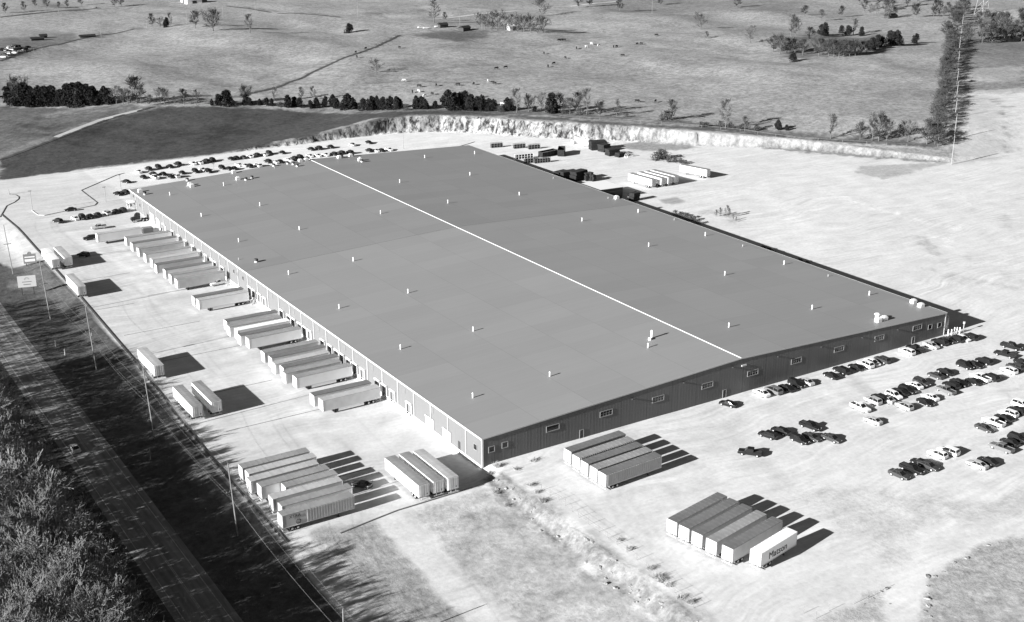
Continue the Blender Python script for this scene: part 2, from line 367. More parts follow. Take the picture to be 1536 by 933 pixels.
def ground_material():
    m = bpy.data.materials.new('ground_cover'); m.use_nodes = True; t = m.node_tree; N = t.nodes; L = t.links; b = N['Principled BSDF']
    b.inputs['Roughness'].default_value = .95; b.inputs['Specular IOR Level'].default_value = .05
    a = N.new('ShaderNodeAttribute'); a.attribute_name = 'cover'; sep = N.new('ShaderNodeSeparateColor'); L.new(a.outputs['Color'], sep.inputs[0])
    g = N.new('ShaderNodeNewGeometry')
    def nz(sc, det, stretch=(1,1,1), rough=.6):
        mp = N.new('ShaderNodeMapping'); mp.inputs['Scale'].default_value = stretch; L.new(g.outputs['Position'], mp.inputs[0])
        n = N.new('ShaderNodeTexNoise'); n.inputs['Scale'].default_value = sc; n.inputs['Detail'].default_value = det; n.inputs['Roughness'].default_value = rough
        L.new(mp.outputs[0], n.inputs['Vector']); return n.outputs[0]
    def math_(op, x, y):
        n = N.new('ShaderNodeMath'); n.operation = op
        for i, q in enumerate((x, y)):
            if isinstance(q, (int, float)): n.inputs[i].default_value = q
            else: L.new(q, n.inputs[i])
        return n.outputs[0]
    fine = nz(.9, 6, (1,1,1), .7); mid = nz(.12, 5); tuft = nz(.35, 4, (1,1,1), .75); streak = nz(.22, 4, (.35,1,1), .6)
    # grass: 1 + 1.5*(tuft-.5)+.9*(mid-.5) ; bare: 1+.35*(fine-.5)+.25*(streak-.5)
    gr = math_('ADD', math_('ADD', math_('MULTIPLY', math_('SUBTRACT', tuft, .5), 1.9), math_('MULTIPLY', math_('SUBTRACT', mid, .5), .75)), math_('MULTIPLY', math_('SUBTRACT', fine, .5), 1.3))
    ba = math_('ADD', math_('MULTIPLY', math_('SUBTRACT', fine, .5), .42), math_('ADD', math_('MULTIPLY', math_('SUBTRACT', streak, .5), .40), math_('MULTIPLY', math_('SUBTRACT', mid, .5), .22)))
    # overlapping wheel tracks on the bare lots
    trk = None
    for ang, along, across, mk in ((.15, .02, .75, .045), (1.5, .018, .7, .05), (.85, .025, .85, .06), (2.3, .02, .8, .055)):
        mp = N.new('ShaderNodeMapping'); mp.inputs['Rotation'].default_value = (0, 0, ang); mp.inputs['Scale'].default_value = (along, across, 1); mp.inputs['Location'].default_value = (ang*7, ang*3, 0)
        wob_ = N.new('ShaderNodeTexNoise'); wob_.inputs['Scale'].default_value = .02; L.new(g.outputs['Position'], wob_.inputs['Vector'])
        ad = N.new('ShaderNodeVectorMath'); ad.operation = 'MULTIPLY_ADD'; L.new(wob_.outputs['Color'], ad.inputs[0]); ad.inputs[1].default_value = (28, 28, 0); L.new(g.outputs['Position'], ad.inputs[2]); L.new(ad.outputs[0], mp.inputs[0])
        n = N.new('ShaderNodeTexNoise'); n.inputs['Scale'].default_value = 1.0; n.inputs['Detail'].default_value = 2; L.new(mp.outputs[0], n.inputs['Vector'])
        msk = N.new('ShaderNodeMapRange'); msk.inputs[1].default_value = .47; msk.inputs[2].default_value = .6; L.new(nz(mk, 2), msk.inputs[0])
        q = math_('MULTIPLY', math_('SUBTRACT', n.outputs[0], .5), math_('MULTIPLY', msk.outputs[0], .44)); trk = q if trk is None else math_('ADD', trk, q)
    ba = math_('ADD', ba, trk)
    mix = N.new('ShaderNodeMix'); mix.data_type = 'FLOAT'; L.new(sep.outputs[1], mix.inputs[0]); L.new(ba, mix.inputs[2]); L.new(gr, mix.inputs[3])
    f = math_('MAXIMUM', math_('ADD', mix.outputs[0], 1.0), .25)
    mpz = N.new('ShaderNodeMapping'); mpz.inputs['Scale'].default_value = (1, 1, .3); L.new(g.outputs['Position'], mpz.inputs[0])
    rk = N.new('ShaderNodeTexNoise'); rk.inputs['Scale'].default_value = .42; rk.inputs['Detail'].default_value = 7; rk.inputs['Roughness'].default_value = .72; L.new(mpz.outputs[0], rk.inputs['Vector'])
    rr = N.new('ShaderNodeMapRange'); rr.inputs[1].default_value = .42; rr.inputs[2].default_value = .56; rr.inputs[3].default_value = .12; rr.inputs[4].default_value = 1.15; L.new(rk.outputs[0], rr.inputs[0])
    mr = N.new('ShaderNodeMix'); mr.data_type = 'FLOAT'; L.new(sep.outputs[2], mr.inputs[0]); mr.inputs[2].default_value = 1.0; L.new(rr.outputs[0], mr.inputs[3])
    f = math_('MULTIPLY', f, mr.outputs[0])
    v = math_('MULTIPLY', sep.outputs[0], f)
    L.new(v, b.inputs['Base Color'])
    bp = N.new('ShaderNodeBump'); bp.inputs['Distance'].default_value = .35; L.new(math_('ADD', fine, tuft), bp.inputs['Height'])
    L.new(math_('ADD', math_('MULTIPLY', sep.outputs[1], .40), .04), bp.inputs['Strength']); L.new(bp.outputs[0], b.inputs['Normal'])
    return m
me.materials.append(ground_material())
ground = bpy.data.objects.new('ground', me); COL.objects.link(ground); tag(ground, kind='structure')

# ------------------------------------------------------------------ road
M_ASPH = mat('asphalt', .19, .9, noise=.3, scale=.25, stretch=(4,.3,1))
M_LINE = mat('road_paint', .38, .7, noise=.4, scale=1.5)
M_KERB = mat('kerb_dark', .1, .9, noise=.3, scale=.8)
M_KERBL = mat('kerb_concrete', .5, .9, noise=.2, scale=.8)
def drape(name, pts, wd, material, lift, step=4.0, kind='structure'):
    P = [Vector((p[0], p[1], 0)) for p in pts]; b = MB(); rows = []
    dense = []
    for i in range(len(P)-1):
        n = max(1, int((P[i+1]-P[i]).length/step))
        dense += [P[i].lerp(P[i+1], k/n) for k in range(n)]
    dense.append(P[-1])
    for i, p in enumerate(dense):
        a = dense[max(0, i-1)]; c = dense[min(len(dense)-1, i+1)]; t = (c-a).normalized(); nrm = Vector((t.y, -t.x, 0))
        rows.append([Vector((q.x, q.y, float(H(q.x, q.y))+lift)) for q in (p-nrm*wd/2, p+nrm*wd/2)])
    for i in range(len(rows)-1): b.face([rows[i][0], rows[i][1], rows[i+1][1], rows[i+1][0]])
    o = b.build(name, material); tag(o, kind=kind); return o
RC = [(-72.9,-260),(-72.9,-40),(-72.9,60),(-73.2,130),(-73.4,190),(-74,300),(-78,420)]
def off(pts, d): return [(x+d, y) for x, y in pts]
drape('road', RC, 10.6, M_ASPH, .03)
for nm, d, wd in (('edge_line',-3.75,.16),('edge_line',3.75,.16),('centre_line',-.14,.11),('centre_line',.14,.11)):
    drape('road_'+nm, off(RC, d), wd, M_LINE, .036)
M_DITCH = mat('ditch_grass', .06, .95, noise=.4, scale=.2); M_TRACK = mat('field_track_earth', .40, .95, noise=.2, scale=.1)
for px_, wd_, mm_ in (([(366,144),(425,128),(470,108),(512,88.5),(560,72),(600,53)], 2.6, M_DITCH), ([(0,26),(60,19.5),(150,12)], 3.5, M_DITCH), ([(200,44),(150,52.5),(75,68.5),(0,92)], 2.2, M_DITCH),
        ([(510,26),(430,20),(340,9)], 3, M_DITCH), ([(930,2),(830,11),(730,20),(640,29)], 5, M_TRACK), ([(228,161),(160,180),(90,207),(0,241)], 1.6, M_DITCH), ([(215,164.5),(150,181),(84,206)], 3.0, M_TRACK)):
    drape('field_track' if mm_ is M_TRACK else 'field_ditch', [at(*q) for q in px_], wd_, mm_, .12, 8.0)
def kerb(px, wd, h, material, name='kerb', world=None):
    P = [at(*p) for p in px] if world is None else [Vector((x, y, float(H(x, y)))) for x, y in world]
    dense = []
    for i in range(len(P)-1):
        n = max(1, int((P[i+1]-P[i]).length/4)); dense += [P[i].lerp(P[i+1], k/n) for k in range(n)]
    dense.append(P[-1]); rings = []
    for i, p in enumerate(dense):
        t = (dense[min(len(dense)-1, i+1)]-dense[max(0, i-1)]); t.z = 0; t.normalize(); n = Vector((t.y, -t.x, 0))*wd/2
        z = float(H(p.x, p.y)); q = Vector((p.x, p.y, z))
        rings.append([q-n-Vector((0,0,.2)), q+n-Vector((0,0,.2)), q+n+Vector((0,0,h)), q-n+Vector((0,0,h))])
    b = MB(); b.loft(rings); o = b.build(name, material); tag(o, kind='structure'); return o
kerb(None, .5, .22, M_KERB, world=[(float(np.interp(y, KY, KX))+.1, y) for y in (-6,0,20,40,60,83,110,140,172,210,230,265,288)])
kerb([(0,326),(10,309.5),(22,304),(28,299),(28.5,295.5),(23.5,292.5),(14,291.5)], .3, .15, M_KERB)
kerb([(186.5,260.2),(175.5,262.5),(122,286),(146,304.5),(142,308.5),(130,311),(67,323.5)], .3, .15, M_KERB)
kerb([(67,323.5),(57,323),(50,318),(48,316)], .35, .15, M_KERBL)
kerb([(712,213),(702,216.5),(690,219.5)], .4, .15, M_KERB)
kerb(None, .35, .12, M_KERB, world=[(-39.5,-8.4),(-31.3,-7.1),(-25.1,-6.2),(-14.0,-6.0),(-3.2,-5.9)])
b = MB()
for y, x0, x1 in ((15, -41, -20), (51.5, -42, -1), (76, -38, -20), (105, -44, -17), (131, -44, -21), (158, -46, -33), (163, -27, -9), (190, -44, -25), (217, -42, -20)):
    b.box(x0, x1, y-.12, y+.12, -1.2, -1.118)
o = b.build('yard_dark_strips', M_KERB); tag(o, kind='structure')  # thin dark strips lying across the yard concrete, each with its own ends
# ------------------------------------------------------------------ warehouse
WX, WY, HE, HR, RX = 158.041, 272.592, 6.905, 9.887, 78.006
def roof_z(x): return HE+(HR-HE)*x/RX if x <= RX else HE+(HR-HE)*(WX-x)/(WX-RX)
def sheet_mat(name, v, axis_, pitch, bump=.25, streak=.12, rough=.5, lines=None, patches=False, spec=.3):
    """ribbed metal sheet: ribs across one axis, faint streaks"""
    m = bpy.data.materials.new(name); m.use_nodes = True; t = m.node_tree; N = t.nodes; L = t.links; b = N['Principled BSDF']
    b.inputs['Roughness'].default_value = rough; b.inputs['Specular IOR Level'].default_value = spec
    g = N.new('ShaderNodeTexCoord'); sp = N.new('ShaderNodeSeparateXYZ'); L.new(g.outputs['Object'], sp.inputs[0])
    def mt(op, x, y=0.0, z=None):
        n = N.new('ShaderNodeMath'); n.operation = op
        for i, q in enumerate((x, y)):
            if isinstance(q, (int, float)): n.inputs[i].default_value = q
            else: L.new(q, n.inputs[i])
        return n.outputs[0]
    c = sp.outputs[axis_]
    ph = mt('FRACT', mt('MULTIPLY', c, 1/pitch))
    rib = mt('SUBTRACT', 1.0, mt('MINIMUM', mt('MULTIPLY', mt('ABSOLUTE', mt('SUBTRACT', ph, .5)), 6.0), 1.0))
    bp = N.new('ShaderNodeBump'); bp.inputs['Strength'].default_value = bump; bp.inputs['Distance'].default_value = .04
    L.new(rib, bp.inputs['Height']); L.new(bp.outputs[0], b.inputs['Normal'])
    mp = N.new('ShaderNodeMapping'); sc = [.05,.05,.05]; sc[axis_] = 1.6; mp.inputs['Scale'].default_value = sc; L.new(g.outputs['Object'], mp.inputs[0])
    n = N.new('ShaderNodeTexNoise'); n.inputs['Scale'].default_value = 1.0; n.inputs['Detail'].default_value = 3; L.new(mp.outputs[0], n.inputs['Vector'])
    n2 = N.new('ShaderNodeTexNoise'); n2.inputs['Scale'].default_value = .06; n2.inputs['Detail'].default_value = 4; L.new(g.outputs['Object'], n2.inputs['Vector'])
    f = mt('ADD', 1.0, mt('ADD', mt('MULTIPLY', mt('SUBTRACT', n.outputs[0], .5), streak*2), mt('MULTIPLY', mt('SUBTRACT', n2.outputs[0], .5), streak*1.2)))
    if lines:      # seams of the sheets: (axis, pitch, width, depth)
        for ax, pi_, wd, dp in lines:
            q = mt('FRACT', mt('MULTIPLY', sp.outputs[ax], 1/pi_)); s = mt('LESS_THAN', q, wd/pi_); f = mt('SUBTRACT', f, mt('MULTIPLY', s, dp))
    if patches:    # whole runs of roofing of a slightly different batch
        v1 = N.new('ShaderNodeCombineXYZ'); L.new(mt('FLOOR', mt('MULTIPLY', sp.outputs[0], 1/15.6)), v1.inputs[0]); L.new(mt('FLOOR', mt('MULTIPLY', sp.outputs[1], 1/8.55)), v1.inputs[1])
        wn = N.new('ShaderNodeTexWhiteNoise'); wn.noise_dimensions = '2D'; L.new(v1.outputs[0], wn.inputs['Vector'])
        f = mt('ADD', f, mt('MULTIPLY', mt('SUBTRACT', wn.outputs[0], .5), .075))
        far_ = mt('GREATER_THAN', sp.outputs[1], 146.5); f = mt('SUBTRACT', f, mt('MULTIPLY', far_, .10))
    L.new(mt('MULTIPLY', f, v), b.inputs['Base Color']); return m
M_ROOF = sheet_mat('grey_standing_seam_roof', .245, 1, .61, .22, .06, .55, [(0, 15.6, .2, .13), (1, 8.55, .12, .05)], True, .25)
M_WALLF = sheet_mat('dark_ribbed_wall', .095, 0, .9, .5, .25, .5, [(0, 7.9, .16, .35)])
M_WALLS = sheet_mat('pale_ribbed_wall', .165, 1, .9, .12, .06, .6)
M_TRIM = mat('white_trim', .75, .5)
M_TRIMG = mat('grey_trim', .42, .5)
M_FOUND = mat('white_concrete', .72, .8, noise=.1, scale=.6)
M_GLASS = mat('dark_glass', .015, .12, spec=.5)
M_BLACK = mat('black_rubber', .018, .8)
M_DARK = mat('dark_metal', .05, .6)
M_WHITE = mat('white_paint', .8, .45)
M_GALV = mat('galvanised', .5, .4, metal=.2, noise=.15, scale=3)
M_LOUV = mat('louver_grey', .2, .6)
M_FRAME = mat('window_frame', .27, .5)

bl = empty('warehouse'); tag(bl, 'huge low grey-roofed warehouse with ribbed walls and a white ridge line', 'warehouse')
b = MB(); b.box(0, .25, 0, WY, 0, HE-.02); b.build('wall', M_WALLS, bl)
b = MB(); b.box(WX-.25, WX, .26, WY-.26, -.2, HE-.02); b.build('wall', M_WALLS, bl)
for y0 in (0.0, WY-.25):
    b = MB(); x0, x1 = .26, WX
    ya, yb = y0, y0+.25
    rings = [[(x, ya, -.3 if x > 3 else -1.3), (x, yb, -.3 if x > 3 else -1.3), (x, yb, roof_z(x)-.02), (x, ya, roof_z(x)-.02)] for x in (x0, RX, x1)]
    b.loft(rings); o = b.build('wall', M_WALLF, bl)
b = MB(); b.box(-.12, .2, .05, WY-.05, -1.5, -.003); b.build('foundation', M_FOUND, bl)
b = MB(); b.box(.3, 6, .3, WY-.3, -1.4, -.02); b.build('floor_slab', M_FOUND, bl)
for a, c in ((-.12, RX), (RX, WX+.12)):
    b = MB(); z0, z1 = roof_z(max(0, a)), roof_z(min(c, WX))
    b.loft([[(a, -.12, z0-.06), (a, WY+.12, z0-.06), (a, WY+.12, z0+.08), (a, -.12, z0+.08)], [(c, -.12, z1-.06), (c, WY+.12, z1-.06), (c, WY+.12, z1+.08), (c, -.12, z1+.08)]])
    o = b.build('roof', M_ROOF, bl)
b = MB(); z = HR+.085
b.loft([[(RX-.32, y, z-.05), (RX, y, z+.1), (RX+.32, y, z-.05), (RX, y, z-.1)] for y in (-.15, WY+.15)]); b.build('ridge_cap', M_TRIM, bl)
# eave gutters and rake trims
b = MB(); b.box(-.34, -.122, -.13, WY+.13, HE-.22, HE+.11); b.build('gutter', M_TRIM, bl)
b = MB(); b.box(WX+.122, WX+.3, -.13, WY+.13, HE-.22, HE+.10); b.build('gutter', M_TRIMG, bl)
for ya, yb in ((-.2, -.122), (WY+.122, WY+.2)):
    for a, c in ((-.12, RX), (RX, WX+.12)):
        b = MB(); z0, z1 = roof_z(max(0, a)), roof_z(min(c, WX))
        b.loft([[(a, ya, z0-.22), (a, yb, z0-.22), (a, yb, z0+.11), (a, ya, z0+.11)], [(c, ya, z1-.22), (c, yb, z1-.22), (c, yb, z1+.11), (c, ya, z1+.11)]])
        b.build('rake_trim', M_TRIMG, bl)
b = MB(); b.box(-.06, .3, -.06, -.002, -1.2, HE-.24); b.box(-.06, -.002, -.06, .25, -1.2, HE-.24); b.build('corner_trim', M_TRIM, bl)
b = MB(); b.box(WX-.3, WX+.06, -.06, -.002, -.1, HE-.24); b.build('corner_trim', M_TRIM, bl)
b = MB(); y = 146.4
for a, c in ((0, RX), (RX, WX)):
    b.loft([[(a, y-.12, roof_z(a)+.081), (a, y+.12, roof_z(a)+.081), (a, y+.12, roof_z(a)+.12), (a, y-.12, roof_z(a)+.12)], [(c, y-.12, roof_z(c)+.081), (c, y+.12, roof_z(c)+.081), (c, y+.12, roof_z(c)+.12), (c, y-.12, roof_z(c)+.12)]])
b.build('roof_joint', M_LOUV, bl)
# long dock wall: downspouts, louvers, dock doors
bays = [7.2, 15.6, 24.0, 32.6, 41.2, 49.8, 58.5, 67.2, 75.9, 84.5, 93.2, 101.9, 110.5, 119.0, 127.6, 136.1, 144.6, 153.2, 161.8, 170.3, 178.9, 187.4, 196.0, 204.5, 213.1, 221.6, 230.2, 238.7, 247.3, 255.8, 264.4]
for y in bays:
    b = MB(); b.box(-.17, -.003, y-.07, y+.07, -1.1, HE-.23); b.build('downspout', M_TRIM, bl)
    b = MB(); b.box(-.06, -.003, y-.28, y-.14, .02, HE-.23); b.build('seam', M_LOUV, bl)
for y in (23.4, 37.9, 55.6, 72.6, 90.1, 107.6, 124.5, 141.7, 165.2, 180.3, 192.5, 207.1, 222.2, 234.0, 248.7, 262.0):
    b = MB(); b.box(-.05, -.003, y-.72, y+.72, 4.35, 5.75)
    for k in range(7): b.box(-.09, -.051, y-.66, y+.66, 4.42+k*.19, 4.5+k*.19)
    b.build('louver', M_LOUV, bl)
dock_y = [35.0, 43.9, 48.6, 52.5, 61.3, 65.9, 69.9, 74.2, 77.6, 81.9, 86.9, 96.0, 99.5, 103., 107.8, 111., 116.6, 130.4, 134.6, 139.4, 142.7, 167.4, 174.4, 178., 183.6, 190., 197., 204.8, 212.4, 219.4, 230.2]
for y in dock_y:
    b = MB(); b.box(-.1, -.003, y-1.25, y+1.25, -.1, 2.65); d = b.build('dock_door', M_BLACK, bl)
    b = MB(); b.box(-.13, -.101, y-.75, y+.75, .15, 2.2); b.build('door_panel', M_LOUV, d)
    b = MB(); b.box(-.55, -.102, y-1.45, y+1.45, 2.652, 2.95); b.box(-.35, -.102, y-1.45, y-1.26, -.1, 2.66); b.box(-.35, -.102, y+1.26, y+1.45, -.1, 2.66); b.build('dock_shelter', M_TRIM, d)
    for yy in (y-.8, y+.8): b = MB(); b.box(-.4, -.125, yy-.15, yy+.15, -.45, -.02); b.build('dock_bumper', M_BLACK, d)
for y0, y1, z0, z1 in ((22.6, 26.6, -1.1, 2.6), (14.3, 18.0, -1.1, 2.6), (242.2, 246.2, -.6, 3.4), (235.6, 239.0, -.8, 3.0), (228.0, 228.9, 0, 2.2)):
    b = MB(); b.box(-.16, -.125, y0, y1, z0, z1); d = b.build('roll_up_door', M_WHITE, bl)
    b = MB(); b.box(-.26, -.161, y0-.1, y1+.1, z1+.001, z1+.22); b.build('door_hood', M_TRIM, d)
def window(axis_, u, z, wd, ht, panes, name='window'):
    f = MB(); t = .13
    def bx(mb, u0, u1, z0, z1, d0, d1):
        if axis_ == 'y': mb.box(u0, u1, -d1, -d0, z0, z1)
        else: mb.box(-d1, -d0, u0, u1, z0, z1)
    g = MB(); bx(g, u-wd/2, u+wd/2, z-ht/2, z+ht/2, .003, .03); o = g.build(name, M_GLASS, bl)
    bx(f, u-wd/2-t, u+wd/2+t, z+ht/2, z+ht/2+t, .004, .1); bx(f, u-wd/2-t, u+wd/2+t, z-ht/2-t*1.3, z-ht/2, .004, .12)
    bx(f, u-wd/2-t, u-wd/2, z-ht/2, z+ht/2, .004, .1); bx(f, u+wd/2, u+wd/2+t, z-ht/2, z+ht/2, .004, .1)
    f.build('frame', M_FRAME, o)
    if panes:
        q = MB()
        for k in range(1, 4): bx(q, u-wd/2+k*wd/4-.05, u-wd/2+k*wd/4+.05, z-ht/2, z+ht/2, .031, .06)
        bx(q, u-wd/2, u+wd/2, z-.04, z+.04, .031, .055); q.build('muntin', M_LOUV, o)
for i, x in enumerate((19.4, 35.0, 51.0, 67.0, 82.5, 98.1, 114.2, 130.1, 145.8)): window('y', x, 4.85, 3.5, 1.25, i != 0)
for x, z in ((2.5, 3.7), (6.1, 3.9), (151.4, 3.9), (155.5, 3.7)): window('y', x, z, 1.45, 1.25, False)
window('x', 3.0, 3.7, 1.3, 1.3, False)
for y, z in ((157.0, 4.1), (153.7, 4.0), (148.7, 4.0), (265.5, 3.6), (260.0, 3.4), (268.0, 5.4)): window('x', y, z, .9, 1.2, False)
for x in (27.8, 73.0, 144.6):
    b = MB(); b.box(x-.5, x+.5, -.06, -.003, 0, 2.15); d = b.build('door', M_DARK, bl)
    b = MB(); b.box(x-.62, x-.501, -.1, -.003, 0, 2.27); b.box(x+.501, x+.62, -.1, -.003, 0, 2.27); b.box(x-.5, x+.5, -.1, -.003, 2.151, 2.27); b.build('frame', M_FRAME, d)
b = MB(); b.box(-.06, -.003, 9.9, 10.9, .02, 2.1); b.build('door', M_DARK, bl)
for x in (43, 59.2, 75.4, 91.2, 107.2, 123.1, 137.5):
    b = MB(); z = roof_z(x)-1.9; b.box(x-.35, x+.35, -.5, -.003, z, z+.22); b.build('wall_lamp', M_DARK, bl)
b = MB(); b.box(78.3, 79.9, -.3, -.003, 7.5, 7.9); b.build('sign_light', M_TRIMG, bl)
b = MB(); b.box(-2.4, -.003, 266.8, 270.8, 2.7, 3.1); b.tube((-2.2, 267.1, 0), (-2.2, 267.1, 2.7), .09); b.tube((-2.2, 270.5, 0), (-2.2, 270.5, 2.7), .09); b.build('door_canopy', M_WHITE, bl)
# roof vents in their grid, stubs, air handling units
pipe = MB(); pipe.tube((0,0,-.3), (0,0,1.1), .18, n=8); pipe.tube((0,0,1.101), (0,0,1.35), .26, .1, n=8); pipe_me = pipe.mesh('roof_vent', M_WHITE); 
stub = MB(); stub.tube((0,0,-.3), (0,0,.7), .12, n=6); stub_me = stub.mesh('vent_stub', M_GALV)
def put(me_, name, x, y, s=1.0):
    o = bpy.data.objects.new(name, me_); COL.objects.link(o); o.parent = bl; o.location = (x, y, roof_z(x)+.08); o.scale = (1, 1, s); return o
for x, y in ((10.1,216.5),(32.9,216.3),(9.8,177.8),(32.3,177.8),(64.3,177.7),(32.3,134.1),(10,134.7),(32.2,96.1),(9.8,96.8),(32.1,57.7),(9.8,58.3),(31.8,19.6),(9.6,20.2),(63.1,19.6),
             (91.6,19.8),(124.4,20.6),(150.3,22.4),(150.4,58.7),(124.5,58.3),(123.8,95.7),(150.8,97.9),(150.1,135.1),(123.2,133.6),(124.6,177.6),(125.4,216.7),(92.7,177.9),(150.1,254.2),(125.2,255.4),(97.3,262.8),(10.3,253.6),(92.5,216.5),(32.5,254)):
    put(pipe_me, 'roof_vent', x, y)
put(pipe_me, 'roof_vent', 68.0, 24.2, 1.75).scale = (1.7, 1.7, 1.75)
b = MB(); b.tube((66.9,23.6,roof_z(67)), (66.9,23.6,roof_z(67)+.7), .45, n=8); b.build('vent_base', M_WHITE, bl)
for x, y in ((153.9,197),(153.2,81.4),(153.5,42.3),(153.3,158.2),(2.6,158.9),(3.2,263.2),(23.1,270.5),(155,120),(60,268),(20,262)): put(stub_me, 'vent_stub', x, y)
hv = MB(); hv.box(-.8,.8,-.7,.7,-.3,1.0); hv.box(-.55,.55,-.5,.5,1.001,1.25); hv_me = hv.mesh('roof_unit', [M_WHITE]); 
fan = MB(); fan.tube((0,0,-.4),(0,0,.55),.55,.5,n=10); fan.tube((0,0,.551),(0,0,1.15),.75,.6,n=10,mi=1); fan_me = fan.mesh('roof_fan', [M_WHITE, M_DARK])
for px, py, k in ((217,290,1),(210,286,0),(281,272,1),(285,279,0),(288,281,0),(345,257,0),(378,269,1),(357,270,0),(369,271,1),(430,249,1),(440,251,1),(446,254,1),(436,248,0),(455,244,0),(450,247,0),(513,240,1),(509,241,0),(524,235,1),(520,235,0),(543,246,1),(540,244,0),(400,247,1),(384,388,1)):
    p = onplane(px, py, 2, 7.6 if px < 330 else 8.4)
    if not (0 < p.x < WX and 0 < p.y < WY-1): p.y = min(p.y, WY-1.5); p.x = max(1.5, p.x)
    put(fan_me if k else hv_me, 'roof_fan' if k else 'roof_unit', p.x, p.y)
for x, y in ((133.2,3.6),(136.0,3.9),(156.4,10.8),(155.4,7.2),(156.2,156.5)): put(hv_me, 'roof_unit', x, y)
b = MB(); b.tube((134.4,5.2,roof_z(134)), (134.4,5.2,roof_z(134)+1.6), .55, n=10); b.tube((134.4,5.2,roof_z(134)+1.601), (134.4,5.2,roof_z(134)+2.0), .9, .5, n=10); b.build('roof_fan', M_WHITE, bl)

# lean-to store on the east wall
sh = empty('lean_to_shed', (0,0,0)); tag(sh, 'small lean-to shed with white roof on the east wall of the warehouse', 'shed')
p = onplane(919, 299, 2, 0); q = onplane(941, 299, 2, 0)
x0, x1, y0, y1 = WX+.3, WX+14.0, 133.0, 146.0
y0 = float(p.y); x1 = max(WX+5.5, float(q.x))
b = MB(); b.box(x0+.02, x1, y0, y0+13, -.1, 4.5); b.build('wall', M_WALLF, sh)
b = MB(); b.loft([[(x0+.02, y0-.2, 4.9), (x0+.02, y0+13.2, 4.9), (x0+.02, y0+13.2, 5.05), (x0+.02, y0-.2, 5.05)], [(x1+.2, y0-.2, 4.52), (x1+.2, y0+13.2, 4.52), (x1+.2, y0+13.2, 4.67), (x1+.2, y0-.2, 4.67)]]); b.build('roof', M_TRIM, sh)
b = MB(); b.box(x0+1, x1-1, y0-.05, y0-.003, 0, 3.2); b.build('roll_up_door', M_DARK, sh)
# ------------------------------------------------------------------ trailers
M_SIDE = {'white': mat('trailer_white', .80, .4, noise=.05, scale=.4), 'silver': mat('trailer_silver', .56, .35, metal=.15, noise=.08, scale=.5), 'grey': mat('trailer_grey', .42, .5, noise=.1, scale=.5)}
M_NOSE = mat('trailer_front_white', .85, .4)
M_ROOFS = {'dark': mat('trailer_roof_dark', .15, .55, noise=.12, scale=.35), 'mid': mat('trailer_roof_mid', .26, .5, noise=.14, scale=.35), 'pale': mat('trailer_roof_pale', .40, .5, noise=.12, scale=.35), 'white': mat('trailer_roof_white', .8, .5)}
M_RAIL = mat('trailer_rail', .6, .4)
M_DOOR = mat('trailer_door', .6, .45, noise=.1, scale=.8)
def wheel_mesh(sides=(-1, 1)):
    b = MB()
    for s in sides:
        b.tube((s*.70,0,0), (s*1.22,0,0), .5, n=12); b.tube((s*1.221,0,0), (s*1.25,0,0), .27, .2, n=10, mi=1)
    return b
PT = {}
